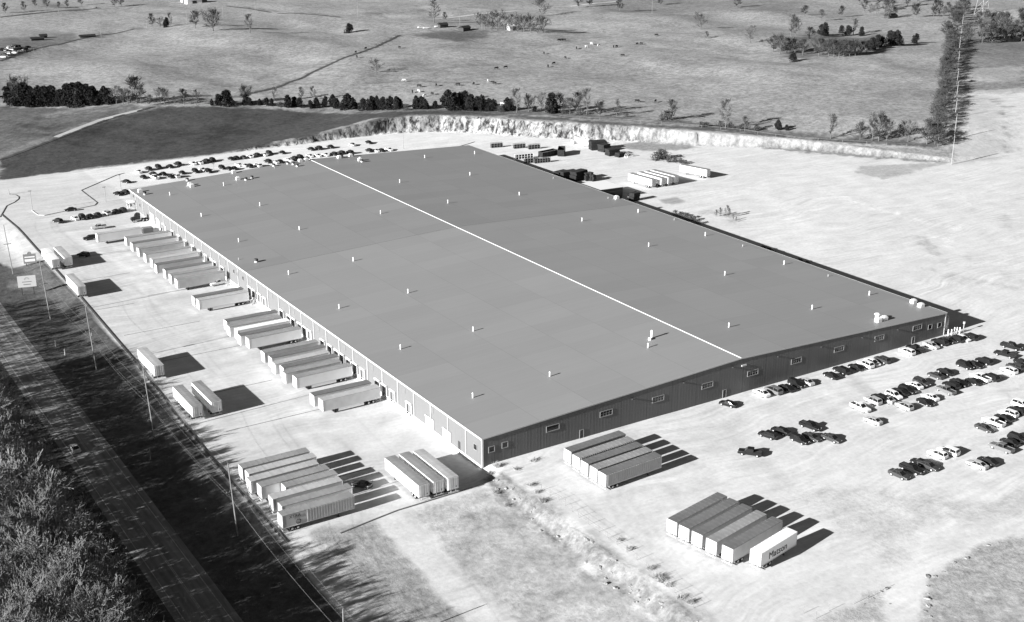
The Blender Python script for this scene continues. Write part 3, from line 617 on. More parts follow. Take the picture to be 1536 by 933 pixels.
def trailer_proto(side, roof, L=16.15, ribbed=False, container=False, skirt=False, text=None):
    key = (side, roof, L, ribbed, container, skirt, text)
    if key in PT: return PT[key]
    r = empty('container_chassis' if container else 'semi_trailer'); tag(r, 'x', 'trailer')
    z0, z1, w2 = 1.12, 4.06, 1.29
    b = MB(); b.box(-w2, w2, .04, L, z0, z1); b.build('body', M_SIDE[side], r)
    b = MB(); b.box(-w2+.1, w2-.1, L+.001, L+.04, z0+.08, z1-.1); b.build('front_panel', M_NOSE, r)
    b = MB(); b.loft([[(-w2-.02, y, z1+.001), (0, y, z1+.05), (w2+.02, y, z1+.001), (w2+.02, y, z1-.07), (w2+.002, y, z1-.07), (w2+.002, y, z1), (-w2-.002, y, z1), (-w2-.002, y, z1-.07), (-w2-.02, y, z1-.07)] for y in np.linspace(0, L+.02, 2)])
    k = int(L/1.2)
    for i in range(1, k): b.box(-w2+.06, w2-.06, i*L/k-.03, i*L/k+.03, z1+.02, z1+.058)
    b.build('roof', M_ROOFS[roof], r)
    b = MB()
    for s in (-1, 1):
        a, c = sorted((s*(w2+.003), s*(w2+.04))); b.box(a, c, 0, L, z0-.02, z0+.14)
        for y in (.06, L-.08): b.box(a, c, y-.06, y+.06, z0+.141, z1-.071)
    b.build('rail', M_RAIL, r)
    if ribbed:
        n = int(L/.62)
        for s in (-1, 1):
            b = MB(); a, c = sorted((s*(w2+.002), s*(w2+.09)))
            for i in range(1, n):
                if not (text and i*L/n < 5.2): b.box(a, c, i*L/n-.13, i*L/n+.13, z0+.142, z1-.075)
            b.build('side_ribs', M_SIDE[side], r)
    for s in (-1, 1):
        b = MB(); a, c = sorted((s*.03, s*(w2-.04))); b.box(a, c, -.02, .039, z0+.08, z1-.08); d = b.build('door', M_DOOR, r)
        b = MB()
        for xx in (.35, .85): b.tube((s*xx,-.05,z0+.1), (s*xx,-.05,z1-.1), .028, n=5)
        b.build('lock_rod', M_GALV, d)
    b = MB(); b.box(-.5, .5, .6, L-1.2, .82, 1.118); b.build('frame', M_DARK, r)
    b = MB(); b.box(.55, .8, -.04, -.021, z0+.45, z0+.75); b.build('placard', M_DARK, r)
    b = MB(); b.box(-.6, .6, 1.2, 4.2, .62, .819); b.build('bogie', M_DARK, r)
    for y in (2.1, 3.4):
        for s in (-1, 1): o = wheel_mesh((s,)).build('wheel', [M_BLACK, M_GALV], r); o.location = (0, y, .5)
    b = MB()
    for s in (-1, 1): b.box(s*.75-.08, s*.75+.08, L-3.7, L-3.5, .06, 1.118); b.box(s*.75-.18, s*.75+.18, L-3.8, L-3.4, 0.0, .059)
    b.build('landing_gear', M_DARK, r)
    b = MB(); b.box(-1.2, 1.2, .0, .12, .48, .6)
    for s in (-.6, .6): b.box(s-.06, s+.06, .02, .11, .601, 1.118)
    b.build('rear_bumper', M_RAIL, r)
    if skirt:
        for s in (-1, 1):
            b = MB(); a, c = sorted((s*(w2-.03), s*(w2-.002))); b.box(a, c, 4.8, L-4.2, .35, 1.118); b.build('side_skirt', M_SIDE['white'], r)
    if text:
        word, size, y0, z, sgn = text
        cu = bpy.data.curves.new('lettering', 'FONT'); cu.body = word; cu.size = size; cu.extrude = .01; cu.resolution_u = 3
        to = bpy.data.objects.new('lettering_curve', cu); COL.objects.link(to)
        tm = bpy.data.meshes.new_from_object(to.evaluated_get(bpy.context.evaluated_depsgraph_get())); bpy.data.objects.remove(to)
        tm.materials.clear(); tm.materials.append(M_DARK)
        o = bpy.data.objects.new('lettering', tm); COL.objects.link(o); o.parent = r
        # readable on the side whose outward normal is +x (sgn 1)
        o.location = (sgn*(w2+(.06 if ribbed else .055)), y0, z); o.rotation_euler = (R(90), 0, R(90)*sgn)
        if ribbed:
            b = MB()
            for k in range(16):
                t0, t1 = 2*math.pi*k/16, 2*math.pi*(k+1)/16
                b.tube((w2+.06, y0+2.0+.5*math.cos(t0), 1.95+.5*math.sin(t0)), (w2+.06, y0+2.0+.5*math.cos(t1), 1.95+.5*math.sin(t1)), .07, n=4)
            b.build('emblem', M_DARK, r)
    PT[key] = r; return r
TG = lambda x, y: float(H(x, y))
def trailer(x, y, rz, label, group, side='white', roof='mid', L=16.15, **kw):
    p = trailer_proto(side, roof, L, **kw)
    return place(p, (x, y, TG(x, y) if not -20 < x < 0 else -1.13*(1-float(sm(np.array((y-228)/36.))))), rz, label, group, cat='container trailer' if kw.get('container') else 'trailer')
# docked row: rear doors against the dock wall, fronts pointing west; y of the centre line, x of the front
dock = [(220.7,-17.6,'mid','white'),(212.6,-17.8,'dark','white'),(205.0,-17.8,'mid','silver'),(197.2,-17.8,'mid','white'),(190.0,-17.7,'pale','white'),(183.2,-18.4,'dark','silver'),(176.0,-17.7,'dark','white'),(169.6,-17.8,'mid','white'),(163.8,-17.7,'mid','silver'),
        (144.0,-18.8,'dark','white'),(140.5,-18.6,'pale','white'),
        (117.9,-18.0,'dark','white'),(112.9,-18.9,'mid','white'),(109.0,-18.0,'white','white'),(104.5,-18.9,'dark','white'),(100.8,-17.8,'mid','white'),
        (88.3,-18.1,'mid','silver'),(83.6,-17.9,'dark','white'),(79.2,-18.8,'pale','white'),(75.4,-17.9,'dark','white'),(71.3,-19.0,'mid','silver'),(67.2,-17.8,'mid','white'),
        (53.8,-18.7,'dark','white'),(49.9,-18.1,'pale','silver')]
groups = [('docked northern nine', 9), ('docked pair beside two pickups', 2), ('docked five', 5), ('docked six', 6), ('southmost docked pair', 2)]
i = 0
for nm, n in groups:
    for k in range(n):
        y, x, rf, sd_ = dock[i]; i += 1
        L = 16.15; rz = R(90)+random.uniform(-.006, .006)
        last = (k == n-1)
        extra = ''
        if nm.endswith('nine') and last: extra = 'ribbed '
        rfw = {'dark':'dark grey','mid':'grey','pale':'pale grey','white':'white'}[rf]
        posw = 'nearest of' if last else ('farthest of' if k == 0 else nth(k+1)+' from the far end of')
        trailer(x+L, y-1.3, rz, f'{extra}{sd_} trailer, {rfw} roof, {posw} the {nm}', 'trailers backed up to the dock wall', sd_, rf, L, ribbed=bool(extra), skirt=(last and n in (2, 6)))
trailer(-9.0, 229.9, R(90), 'pale trailer alone at the north end of the docks, dark box under it', 'trailers backed up to the dock wall', 'white', 'pale', 16.15)
# kerb side of the yard, rear doors to the south
kp = [(-45.35, 205.6, 'white', 'white', 'white trailer beside the kerb by the signs, left of a pair'), (-41.1, 205.8, 'pale', 'white', 'white trailer with grey roof, right one of the pair near the signs'),
      (-45.4, 171.5, 'pale', 'white', 'white trailer parked alone along the kerb near the sign posts'), (-45.4, 92.4, 'pale', 'white', 'white trailer parked alone along the kerb halfway down the yard'),
      (-45.6, 61.2, 'mid', 'white', 'left one of two white trailers parked side by side along the kerb'), (-40.6, 61.4, 'mid', 'white', 'right one of two white trailers parked side by side along the kerb')]
for x, y, rf, s_, lb in kp: trailer(x, y, 0.0, lb, 'trailers parked along the yard kerb', s_, rf, 15.2)
# southern group: rear doors to the west
gl = [(-48.6, 24.0, 16.15, 'mid', 'silver'), (-48.4, 20.6, 16.15, 'pale', 'silver'), (-49.4, 17.0, 16.15, 'pale', 'silver'), (-48.4, 13.4, 16.15, 'mid', 'white'), (-44.0, 10.4, 12.2, 'mid', 'white'), (-48.4, 6.9, 16.15, 'pale', 'silver'), (-48.0, 2.9, 16.15, 'mid', 'white'), (-49.6, -1.0, 16.4, 'mid', 'grey')]
for k, (x, y, L, rf, s_) in enumerate(gl):
    rfw = {'mid':'grey','pale':'pale grey'}[rf]
    if k == 7: lb = 'grey ribbed trailer with XTRA on its side, nearest of the southern group of eight'
    elif k == 4: lb = 'short white trailer set back, fifth in the southern group of eight'
    else: lb = f'{s_} trailer, {nth(k+1)} from the far end of the southern group of eight'
    trailer(x, y, R(-90)+.012*random.uniform(-1, 1), lb, 'southern group of trailers', s_, rf, L, ribbed=(k == 7), text=('XTRA', 1.0, 1.5, 3.05, 1) if k == 7 else None)
for x, y, rf, lb in ((-18.1, -5.6, 'mid', 'left white trailer of three with its long sunlit side by the corner'), (-14.5, -5.6, 'mid', 'middle trailer of three parked by the south-west corner of the warehouse'), (-11.1, -6.1, 'pale', 'right trailer of three, nearest the south-west corner of the warehouse')):
    trailer(x, y, 0.0, lb, 'three trailers by the warehouse corner', 'white', rf, 16.15)
# front lot groups
fa = [(16.5,-10.3),(16.3,-13.9),(16.2,-17.3),(16.3,-20.6),(16.4,-23.7)]
for k, (x, y) in enumerate(fa):
    lb = f'dark-roofed trailer, {("farthest" if k == 0 else "nearest" if k == 4 else nth(k+1)+" from the wall")} of five by the front wall'
    trailer(x, y, R(-90)+.055, lb, 'five trailers by the front wall', 'grey' if k == 4 else 'silver', ['dark','mid','dark','mid','dark'][k], 16.3, ribbed=(k in (1, 4)))
fb = [(15.8,-48.3),(16.2,-51.6),(16.8,-54.9),(17.4,-58.5),(18.3,-62.2)]
for k, (x, y) in enumerate(fb):
    lb = f'dark-roofed trailer, {("farthest" if k == 0 else "nearest" if k == 4 else nth(k+1)+" from the far side")} of five by the white container'
    trailer(x, y, R(-90)+.19, lb, 'five dark-roofed trailers beside the white container', 'silver', 'dark' if k in (0, 1) else ['dark','dark','dark','mid','dark'][k], 16.5)
trailer(21.9, -66.3, R(-90)+.2, 'white container on a chassis with Matson in large dark letters', None, 'white', 'white', 12.2, container=True, text=('Matson', 2.1, 2.6, 1.75, 1))
# eastern yard
for k, (x, y) in enumerate(((196.8,183.8),(201.6,183.4),(205.2,183.2),(208.8,183.4))):
    trailer(x, y, R(5.5), f'white trailer, {["leftmost","second from the left","third from the left","rightmost"][k]} of four behind the warehouse', 'four white trailers behind the warehouse', 'white', 'mid', 14.6)
trailer(228.3, 185.0, R(14), 'white trailer standing alone right of the four behind the warehouse', None, 'white', 'mid', 14.6)
# ------------------------------------------------------------------ cars
PAINT = {}
PV = {'black': .012, 'dark grey': .05, 'grey': .16, 'silver': .42, 'white': .78}
def paint(c):
    if c not in PAINT: PAINT[c] = mat('car_paint_'+c.replace(' ', '_'), PV[c], .28, spec=.5)
    return PAINT[c]
M_LAMP = mat('lamp_glass', .75, .15, spec=.5)
def ring(y, w, zb, zt):
    return [(-w*.94, y, zb), (-w, y, zb+.18), (-w, y, zt-.14), (-w*.90, y, zt), (w*.90, y, zt), (w, y, zt-.14), (w, y, zb+.18), (w*.94, y, zb)]
BODY = {  # stations y (front +), half width, z bottom, z top ; greenhouse y, bottom half width, top half width, z belt, z roof
 'sedan': dict(L=4.8, st=[(-2.4,.78,.32,.82),(-2.3,.86,.24,.95),(-1.5,.91,.2,.99),(-.6,.92,.2,.97),(.7,.92,.2,.95),(1.5,.90,.22,.86),(2.2,.84,.26,.72),(2.38,.74,.34,.6)],
     gh=[(-1.75,.76,.74,.97,.99),(-1.0,.82,.62,.95,1.40),(-.3,.82,.64,.94,1.45),(.4,.82,.62,.93,1.42),(1.2,.78,.76,.90,.93)], roof=(-1.0,.45,.60,1.43), wb=1.38),
 'suv': dict(L=4.8, st=[(-2.38,.84,.42,1.0),(-2.28,.91,.32,1.1),(-1.4,.95,.28,1.12),(.5,.95,.28,1.1),(.9,.95,.28,1.08),(1.7,.93,.3,1.02),(2.25,.88,.34,.9),(2.4,.78,.42,.7)],
     gh=[(-2.25,.84,.80,1.09,1.12),(-1.95,.86,.70,1.09,1.68),(-.6,.86,.72,1.09,1.75),(.35,.86,.70,1.08,1.70),(1.15,.82,.80,1.05,1.08)], roof=(-2.0,.45,.70,1.70), wb=1.4),
 'minivan': dict(L=5.1, st=[(-2.5,.88,.36,1.0),(-2.42,.95,.28,1.1),(-1.4,.98,.24,1.12),(.7,.98,.24,1.08),(1.3,.97,.24,1.0),(2.0,.94,.27,.88),(2.45,.84,.32,.72),(2.52,.76,.38,.6)],
     gh=[(-2.42,.90,.86,1.08,1.12),(-2.2,.92,.78,1.08,1.66),(-.8,.92,.80,1.07,1.75),(.5,.92,.76,1.05,1.70),(1.75,.84,.82,.98,1.0)], roof=(-2.25,.6,.76,1.71), wb=1.5),
 'pickup': dict(L=5.7, st=[(-2.8,.90,.5,1.06),(-2.75,.95,.42,1.08),(-.9,.97,.36,1.08),(-.7,.97,.36,1.12),(1.0,.97,.36,1.12),(1.7,.96,.36,1.08),(2.65,.92,.4,1.0),(2.82,.84,.46,.8)],
     gh=[(-.85,.84,.76,1.10,1.75),(-.7,.86,.74,1.10,1.83),(.5,.86,.74,1.10,1.80),(1.25,.84,.82,1.10,1.13)], roof=(-.85,.55,.75,1.80), wb=1.75),
}
CP = {}
def car_proto(kind, colour, small=False):
    key = (kind, colour, small)
    if key in CP: return CP[key]
    B = BODY[kind]; P = paint(colour)
    body = MB(); body.loft([ring(*s) for s in B['st']])
    y0, y1, rw, rz = B['roof']
    body.loft([[(-rw, y, rz), (rw, y, rz), (rw*.94, y, rz+.05), (-rw*.94, y, rz+.05)] for y in (y0, y1)])
    g = B['gh']
    for s in (-1, 1):       # pillars
        for (a, c) in ((0, 1), (len(g)-1, len(g)-2)):
            body.tube((s*g[a][1]*1.0, g[a][0], g[a][3]), (s*g[c][2]*1.01, g[c][0], g[c][4]-.02), .045, n=4)
        k = len(g)//2; body.tube((s*g[k][1]*1.01, g[k][0], g[k][3]), (s*g[k][2]*1.015, g[k][0], g[k][4]-.02), .05, n=4)
        body.tube((s*.93, g[-1][0]-.35, 1.0), (s*1.08, g[-1][0]-.37, 1.03), .07, n=4)
    glass = MB(); glass.loft([[(-a, y, zb), (-t, y, zr), (t, y, zr), (a, y, zb)] for y, a, t, zb, zr in g])
    whs = []; lmps = []; s0 = B['st'][-2]
    for s in (-1, 1):
        w1 = MB(); w1.tube((s*.72,0,0), (s*.945,0,0), .34, n=10); w1.tube((s*.946,0,0), (s*.965,0,0), .21, n=8, mi=1); whs.append(w1)
        l1 = MB(); l1.box(s*.62-.16, s*.62+.16, s0[0]+.02, s0[0]+.14, s0[3]-.2, s0[3]-.06); lmps.append(l1)
    bed = None
    if kind == 'pickup':
        bed = MB(); bed.box(-.80, .80, -2.68, -.9, 1.085, 1.095)
        for s in (-1, 1): a, c = sorted((s*.81, s*.955)); body.box(a, c, -2.76, -.87, 1.081, 1.2)
        body.box(-.81, .81, -2.78, -2.69, 1.081, 1.2)
    if small:
        b = MB()
        for k, part in enumerate((body, glass, bed)):
            if part is None: continue
            o = len(b.v); b.v += part.v; b.f += [tuple(i+o for i in f) for f in part.f]; b.m += [1 if k else 0]*len(part.f)
        for y, wh in [(y, q) for y in (-B['wb'], B['wb']) for q in whs]:
            o = len(b.v); b.v += [(x, yy+y, z+.34) for x, yy, z in wh.v]; b.f += [tuple(i+o for i in f) for f in wh.f]; b.m += [2+q for q in wh.m]
        r = b.build('parked_'+('car' if kind != 'pickup' else 'pickup'), [P, M_GLASS, M_BLACK, M_GALV]); tag(r, 'x', 'car')
    else:
        r = empty('parked_car' if kind != 'pickup' else 'pickup_truck'); tag(r, 'x', 'car')
        body.build('body', P, r); glass.build('windows', M_GLASS, r)
        for y in (-B['wb'], B['wb']):
            for wh in whs: o = wh.build('wheel', [M_BLACK, M_GALV], r); o.location = (0, y, .34)
        for l1 in lmps: l1.build('headlight', M_LAMP, r)
        if bed: bed.build('cargo_bed', M_DARK, r)
    CP[key] = r; return r
CATN = {'sedan': 'car', 'suv': 'suv', 'minivan': 'minivan', 'pickup': 'pickup truck'}
LABELS = set()
def car(px, py, kind, colour, rz, label, group=None, small=False, jit=.04, scale=1.0):
    p = at(px, py)
    assert label not in LABELS, label
    LABELS.add(label)
    return place(car_proto(kind, colour, small), p, rz+random.uniform(-jit, jit), label, group, scale, CATN[kind])
KN = {'sedan': 'car', 'suv': 'SUV', 'minivan': 'minivan', 'pickup': 'pickup'}
CK = {'k': 'black', 'd': 'dark grey', 'g': 'grey', 's': 'silver', 'w': 'white'}
TK = {'c': 'sedan', 'u': 'suv', 'v': 'minivan', 'p': 'pickup'}
def row(cars, rowname, group, rz, small=False, flip=.4):
    """cars: (px, py, code) ; code = colour letter + kind letter"""
    cars = sorted(cars)
    for i, (px, py, cd_) in enumerate(cars):
        c, k = CK[cd_[0]], TK[cd_[1]]
        pos = 'leftmost' if i == 0 else ('rightmost' if i == len(cars)-1 else nth(i+1)+' from the left')
        car(px, py+1.0, k, c, rz+(math.pi if random.random() < flip else 0), f'{c} {KN[k]}, {pos} {rowname}', group, small, .05, random.uniform(.98, 1.06))
FL = 'cars parked in front of the warehouse'
row([(1141.9,592,'wc'),(1159.8,588,'gv'),(1179,584.5,'kc'),(1194,579.4,'ku'),(1209,575,'sc')], 'of the five beside the front wall', FL, 0)
row([(1246,565.7,'kc'),(1261.5,559.5,'ku'),(1283.2,553,'kc'),(1298,549,'wu'),(1308.5,546,'wc'),(1322.8,543.2,'du')], 'of the six at the middle of the front wall', FL, 0)
row([(1359.9,530.2,'wu'),(1372.5,526,'kp')], 'of the pair by the front wall door', FL, 0)
row([(1396.6,520.4,'sc'),(1409,516,'ku'),(1422,512.5,'dc'),(1433,510.5,'ku'),(1443.5,509.6,'wc'),(1454,508,'ku')], 'of the six by the front corner posts', FL, 0)
car(1091.7, 609, 'sedan', 'black', R(20), 'black car standing alone beside the door of the front wall', FL)
row([(1516.5,522.5,'kp'),(1506.5,534,'kp')], 'of the two black pickups at the right edge', FL, R(14))
row([(1403,565,'dc'),(1417.5,559.5,'kc'),(1447,551.5,'ku'),(1461,549.5,'kc'),(1475.5,545,'ku')], 'of the five in the upper open row', FL, 0)
row([(1513,559,'wu'),(1522,552.5,'du'),(1533,547,'kc')], 'of the upper three at the right edge', FL, 0)
row([(1418,588,'gp'),(1426,581.5,'ku'),(1438,577.5,'kc'),(1459.9,574,'kc'),(1470,569.5,'wp'),(1485,568.6,'ku')], 'of the six behind the upper open row', FL, 0)
row([(1309,604.5,'su'),(1319,601,'ku'),(1329,601.5,'sc'),(1340.5,595.5,'wu'),(1349,590.5,'kc'),(1360,588,'ku'),(1371.5,580.5,'wc'),(1382,577,'du')], 'of the eight in the middle open row', FL, 0)
row([(1355.7,613,'su'),(1387.6,605.5,'kc'),(1395,597.5,'wc')], 'of the three below the middle open row', FL, 0)
car(1290, 616, 'pickup', 'white', R(183), 'white pickup standing alone left of the middle open row', FL)
car(1309, 635, 'sedan', 'silver', R(5), 'silver car alone below the white pickup on the open lot', FL)
row([(1151.5,655.5,'ku'),(1170.5,649.5,'kc')], 'of the two black ones side by side on the open lot', FL, R(12))
car(1215, 643.5, 'pickup', 'black', R(190), 'black pickup uppermost in the loose cluster of four', FL)
row([(1199,663.5,'ku'),(1217,659.5,'dc'),(1247,659.8,'dc')], 'of the three below the clustered black pickup', FL, R(8))
car(1124.7, 684, 'pickup', 'black', R(38), 'black pickup parked alone nearest the trailers on the front lot', FL)
row([(1348.5,714.6,'dc'),(1367,707.5,'kp'),(1380,696.5,'kc'),(1392,701.5,'dc')], 'of the dark cluster of four nearest the camera', FL, R(6))
row([(1405.6,686,'wu'),(1422,680,'wv')], 'of the two white ones beside the dark cluster', FL, R(6), flip=0)
row([(1465,700.3,'sc'),(1481,696,'kc')], 'of the silver and black pair near the lower right', FL, R(6))
row([(1476.1,645.5,'dc'),(1489.6,636.5,'wp'),(1504.6,629.5,'kc'),(1512.1,623.5,'wu'),(1524,619.5,'ku'),(1532,610,'wu')], 'of the lower right row of six', FL, R(4))
row([(1501.6,675,'gp'),(1513.6,667,'kc'),(1526,660.5,'ku')], 'of the last three at the lower right edge', FL, R(4))
# behind the warehouse
BL = 'cars parked behind the warehouse'
row([(207.6,258.6,'wc'),(223,254.7,'ku'),(238.5,252.2,'ku'),(255.2,250.9,'kc'),(266.8,247.7,'ku'),(289.9,246.4,'wc'),(299.5,245.2,'wc'),(309.2,243.2,'ku'),(319.7,241.6,'ku')], 'of the western nine under the dark field', BL, R(8), True)
row([(346.6,239.3,'kc'),(355.4,238.1,'kc'),(365.4,237,'dc'),(375,235.4,'wc'),(385.3,234,'ku'),(395.9,232.8,'wc'),(404.7,230.7,'ku'),(423.4,229.5,'kc')], 'of the eight where the rock cut starts', BL, R(8), True)
row([(466.4,224.6,'kc'),(478.1,223.2,'ku'),(495.7,221.2,'kc')], 'of the three dark ones under the rock cut', BL, R(8), True)
row([(528.9,218,'sc'),(553.6,214.7,'kc')], 'of the last two under the rock cut', BL, R(8), True)
row([(215.3,266.5,'kc'),(229.5,262.4,'ku'),(244.9,261.8,'kc'),(273.2,260,'kc'),(293.8,257.8,'ku'),(304,255.6,'wc'),(313.5,258,'ku')], 'of the western upper row behind the warehouse', BL, R(8), True)
row([(232,267.6,'wp'),(256.5,266.3,'kc'),(264.5,265,'wv')], 'of the western lower row behind the warehouse', BL, R(8), True)
row([(333.8,252.9,'ku'),(343.1,254.2,'kc'),(351.5,253.6,'kc'),(358,248.6,'wc'),(366.6,249,'wc'),(374,250.2,'ku'),(387,249,'wv')], 'of the seven close behind the warehouse roof edge', BL, R(8), True)
row([(402,243.4,'ku'),(413,244.2,'wc'),(421,243.2,'kc'),(431.9,240.8,'wc'),(441.7,238.8,'ku'),(451.4,237.3,'ku'),(465,235,'wc'),(476.8,234.4,'wc'),(488.5,233.2,'wc'),(500.9,232.2,'ku'),(512,230.2,'ku'),(525,229.8,'ku')], 'of the dozen behind the end of the ridge', BL, R(8), True)
row([(553.6,227,'ku'),(564,226.8,'wc'),(572,226.6,'kc'),(583.6,225.3,'wc')], 'of the last four behind the warehouse roof', BL, R(8), True)
row([(177.4,292,'kc'),(187.5,289.8,'ku')], 'of the two by the north-west corner of the warehouse', BL, R(20), True)
car(189, 274.5, 'sedan', 'black', R(30), 'black car alone beyond the north-west corner', BL, True)
car(196, 308.5, 'suv', 'dark grey', R(8), 'dark grey SUV against the north end of the dock wall', BL, True)
# north-west lot
NL = 'cars on the north-west lot'
row([(112.7,329,'wc'),(124.5,327.5,'ku'),(136.2,325.8,'kc'),(146.7,323.6,'kc'),(160.8,321.3,'su'),(173.7,318,'kc'),(184.2,316.6,'ku')], 'of the seven in a row on the north-west lot', NL, R(8))
car(106, 317, 'sedan', 'black', R(84), 'black car driving left of the seven parked in a row', NL)
car(87, 334, 'suv', 'black', R(25), 'black SUV alone left of the row of seven', NL)
car(148.5, 343, 'pickup', 'silver', R(86), 'silver pickup crosswise between the row of seven and the trailers', NL)
car(135, 360, 'suv', 'black', R(85), 'black SUV behind the northmost docked trailer', NL)
car(125.6, 385, 'suv', 'black', R(35), 'black SUV in the shadow of the kerbside trailer pair', NL)
car(322, 421, 'pickup', 'white', R(95), 'white pickup at the docks, farther of two beside a ribbed trailer', NL)
car(327, 428, 'pickup', 'white', R(95), 'white pickup at the docks, nearer of two beside a ribbed trailer', NL)
car(543, 731.5, 'sedan', 'dark grey', R(35), 'dark grey car in the shadows of the southern trailer group', None)
p = Vector((-72.9-1.9, 0, 0)); q = at(113, 675)
car(113, 677, 'sedan', 'silver', 0.0, 'silver car driving along the dark road', None)

# tractor unit near the docks
def tractor(name='tractor_truck'):
    r = empty(name)
    b = MB(); b.box(-.5, .5, -3.4, 2.8, .75, 1.0); b.build('frame', M_DARK, r)
    b = MB(); b.loft([[(-1.1, y, .95), (1.1, y, .95), (1.1, y, z), (.95, y, z+.1), (-.95, y, z+.1), (-1.1, y, z)] for y, z in ((-.6, 3.2), (.3, 3.3), (1.0, 2.9), (1.35, 1.95))]); b.build('cab', paint('black'), r)
    b = MB(); b.loft([[(-.95, y, .8), (.95, y, .8), (.95, y, z), (-.95, y, z)] for y, z in ((1.351, 1.9), (2.6, 1.7), (2.9, 1.2))]); b.build('hood', paint('black'), r)
    b = MB(); b.loft([[(-1.0, 1.06, 2.1), (1.0, 1.06, 2.1), (.95, .99, 2.88), (-.95, .99, 2.88)], [(-1.0, 1.4, 2.0), (1.0, 1.4, 2.0), (.95, 1.12, 2.88), (-.95, 1.12, 2.88)]]); b.build('windscreen', M_GLASS, r)
    for s in (-1, 1):
        b = MB(); b.tube((s*1.15, -.75, 1.0), (s*1.15, -.75, 3.7), .09, n=6); b.build('exhaust_stack', M_GALV, r)
    for y in (-2.9, -1.6, 2.0):
        for s in (-1, 1): o = wheel_mesh((s,)).build('wheel', [M_BLACK, M_GALV], r); o.location = (0, y, .5); o.scale = (.95, 1, 1)
    return r
t = tractor(); t.location = at(208, 332); t.rotation_euler = (0, 0, R(86)); tag(t, 'black tractor truck without a trailer near the white dock doors', 'truck')
# ------------------------------------------------------------------ trees
M_BARK = mat('bark', .12, .95, noise=.3, scale=2)
M_TWIGN = mat('near_bare_twigs', .16, .9)
M_TWIG = mat('bare_twigs', .06, .9)
M_TWIGP = mat('pale_bare_twigs', .19, .9)
M_TWIGG = mat('grey_bare_twigs', .11, .9)
M_WEED = mat('dry_weed', .3, .9)
M_CEDAR = mat('cedar_foliage', .032, .9, noise=.5, scale=.6)
M_BUSH = mat('dry_brush', .09, .95, noise=.4, scale=.8)
def bare_tree(seed, h, width, twig_r, trunk_r, lv=3, nodes=8, per=3, base=.2, fork=3):
    """a leafless broad-crowned tree: leader, rising limbs, forks and twigs"""
    rnd = random.Random(seed); tr = MB(); cr = MB()
    def bend(d, ang, az):
        a = d.orthogonal().normalized(); a.rotate(Matrix.Rotation(az, 3, d)); v = d.copy(); v.rotate(Matrix.Rotation(ang, 3, a)); return v
    def limb(p, d, ln, r, k):
        q = p; n = 3 if k == lv else 2
        for i in range(n):
            d = (d+Vector((rnd.uniform(-.22,.22), rnd.uniform(-.22,.22), rnd.uniform(-.02,.22)))).normalized()
            e = q+d*ln/n; ra = max(twig_r, r*(1-.28*i/n)); rb = max(twig_r*.8, r*(1-.28*(i+1)/n))
            cr.tube(q, e, ra, rb, n=4 if k == lv else 3, caps=False); q = e
            if k > 0:
                for _ in range(fork if i == n-1 else max(1, fork-1)+(k == 1)):
                    c = bend(d, rnd.uniform(.3, .95), rnd.uniform(0, 6.283)); c = (c+Vector((0,0,.12))).normalized()
                    limb(q, c, ln*rnd.uniform(.46, .68), rb*.6, k-1)
    top = h*.80; q = Vector((0,0,-.3)); d = Vector((0,0,1)); zs = [top*(base+(1-base)*i/nodes) for i in range(nodes+1)]
    for i, z in enumerate(zs):
        e = Vector((q.x+rnd.uniform(-.03,.03)*h*.5, q.y+rnd.uniform(-.03,.03)*h*.5, z)); u = i/nodes
        tr.tube(q, e, max(twig_r*1.3, trunk_r*(1-.85*max(0, i-1)/nodes)) if i else trunk_r*1.25, max(twig_r*1.3, trunk_r*(1-.85*i/nodes)), n=6, caps=False); q = e
        prof = math.sin(math.pi*(.18+.74*u))**.8
        for j in range(per if i < nodes else per+2):
            az = rnd.uniform(0, 6.283); el = rnd.uniform(.15, .7)+.5*u
            dd = Vector((math.cos(az)*math.cos(el), math.sin(az)*math.cos(el), math.sin(el)))
            limb(q, dd, width*.5*h*prof*rnd.uniform(.55, .85), trunk_r*.5*(1-.5*u), lv)
    return tr, cr
def cedar(seed, h, w, n, size, top=.1, rag=1.0):
    rnd = random.Random(seed); tr = MB(); cr = MB()
    tr.tube((0,0,-.2), (0,0,h*.7), .18, .05, n=5)
    blobs = []
    for _ in range(16):        # several bulging boughs round a leaning axis
        u = rnd.uniform(.05, .88); a = rnd.uniform(0, 6.283); rr = w*(1-u)**.55*rnd.uniform(.25, .62)
        blobs.append((Vector((rr*math.cos(a), rr*math.sin(a), h*u)), w*(.30+.34*(1-u))*rnd.uniform(.75, 1.25)))
    blobs.append((Vector((rnd.uniform(-.2,.2), rnd.uniform(-.2,.2), h*.9)), w*.22))
    for _ in range(n):
        c0, br = rnd.choice(blobs); dv = Vector((rnd.gauss(0,1), rnd.gauss(0,1), rnd.gauss(0,1))).normalized()
        c = c0+Vector((dv.x*br, dv.y*br, dv.z*br*1.25))*(rnd.random()**.33)*rag; c.z = max(.1, min(h, c.z)); s = size*rnd.uniform(.6, 1.3)
        out = (dv+Vector((0,0,.4))).normalized()
        t1 = out.cross(Vector((rnd.uniform(-1,1), rnd.uniform(-1,1), rnd.uniform(-1,1)))).normalized(); t2 = out.cross(t1)
        cr.face([c-t1*s*.5, c+out*s*.35, c+t1*s*.5, c-out*s*.3+t2*s*.3]); cr.face([c-t2*s*.5, c+out*s*.3, c+t2*s*.5, c-out*s*.35])
    return tr, cr
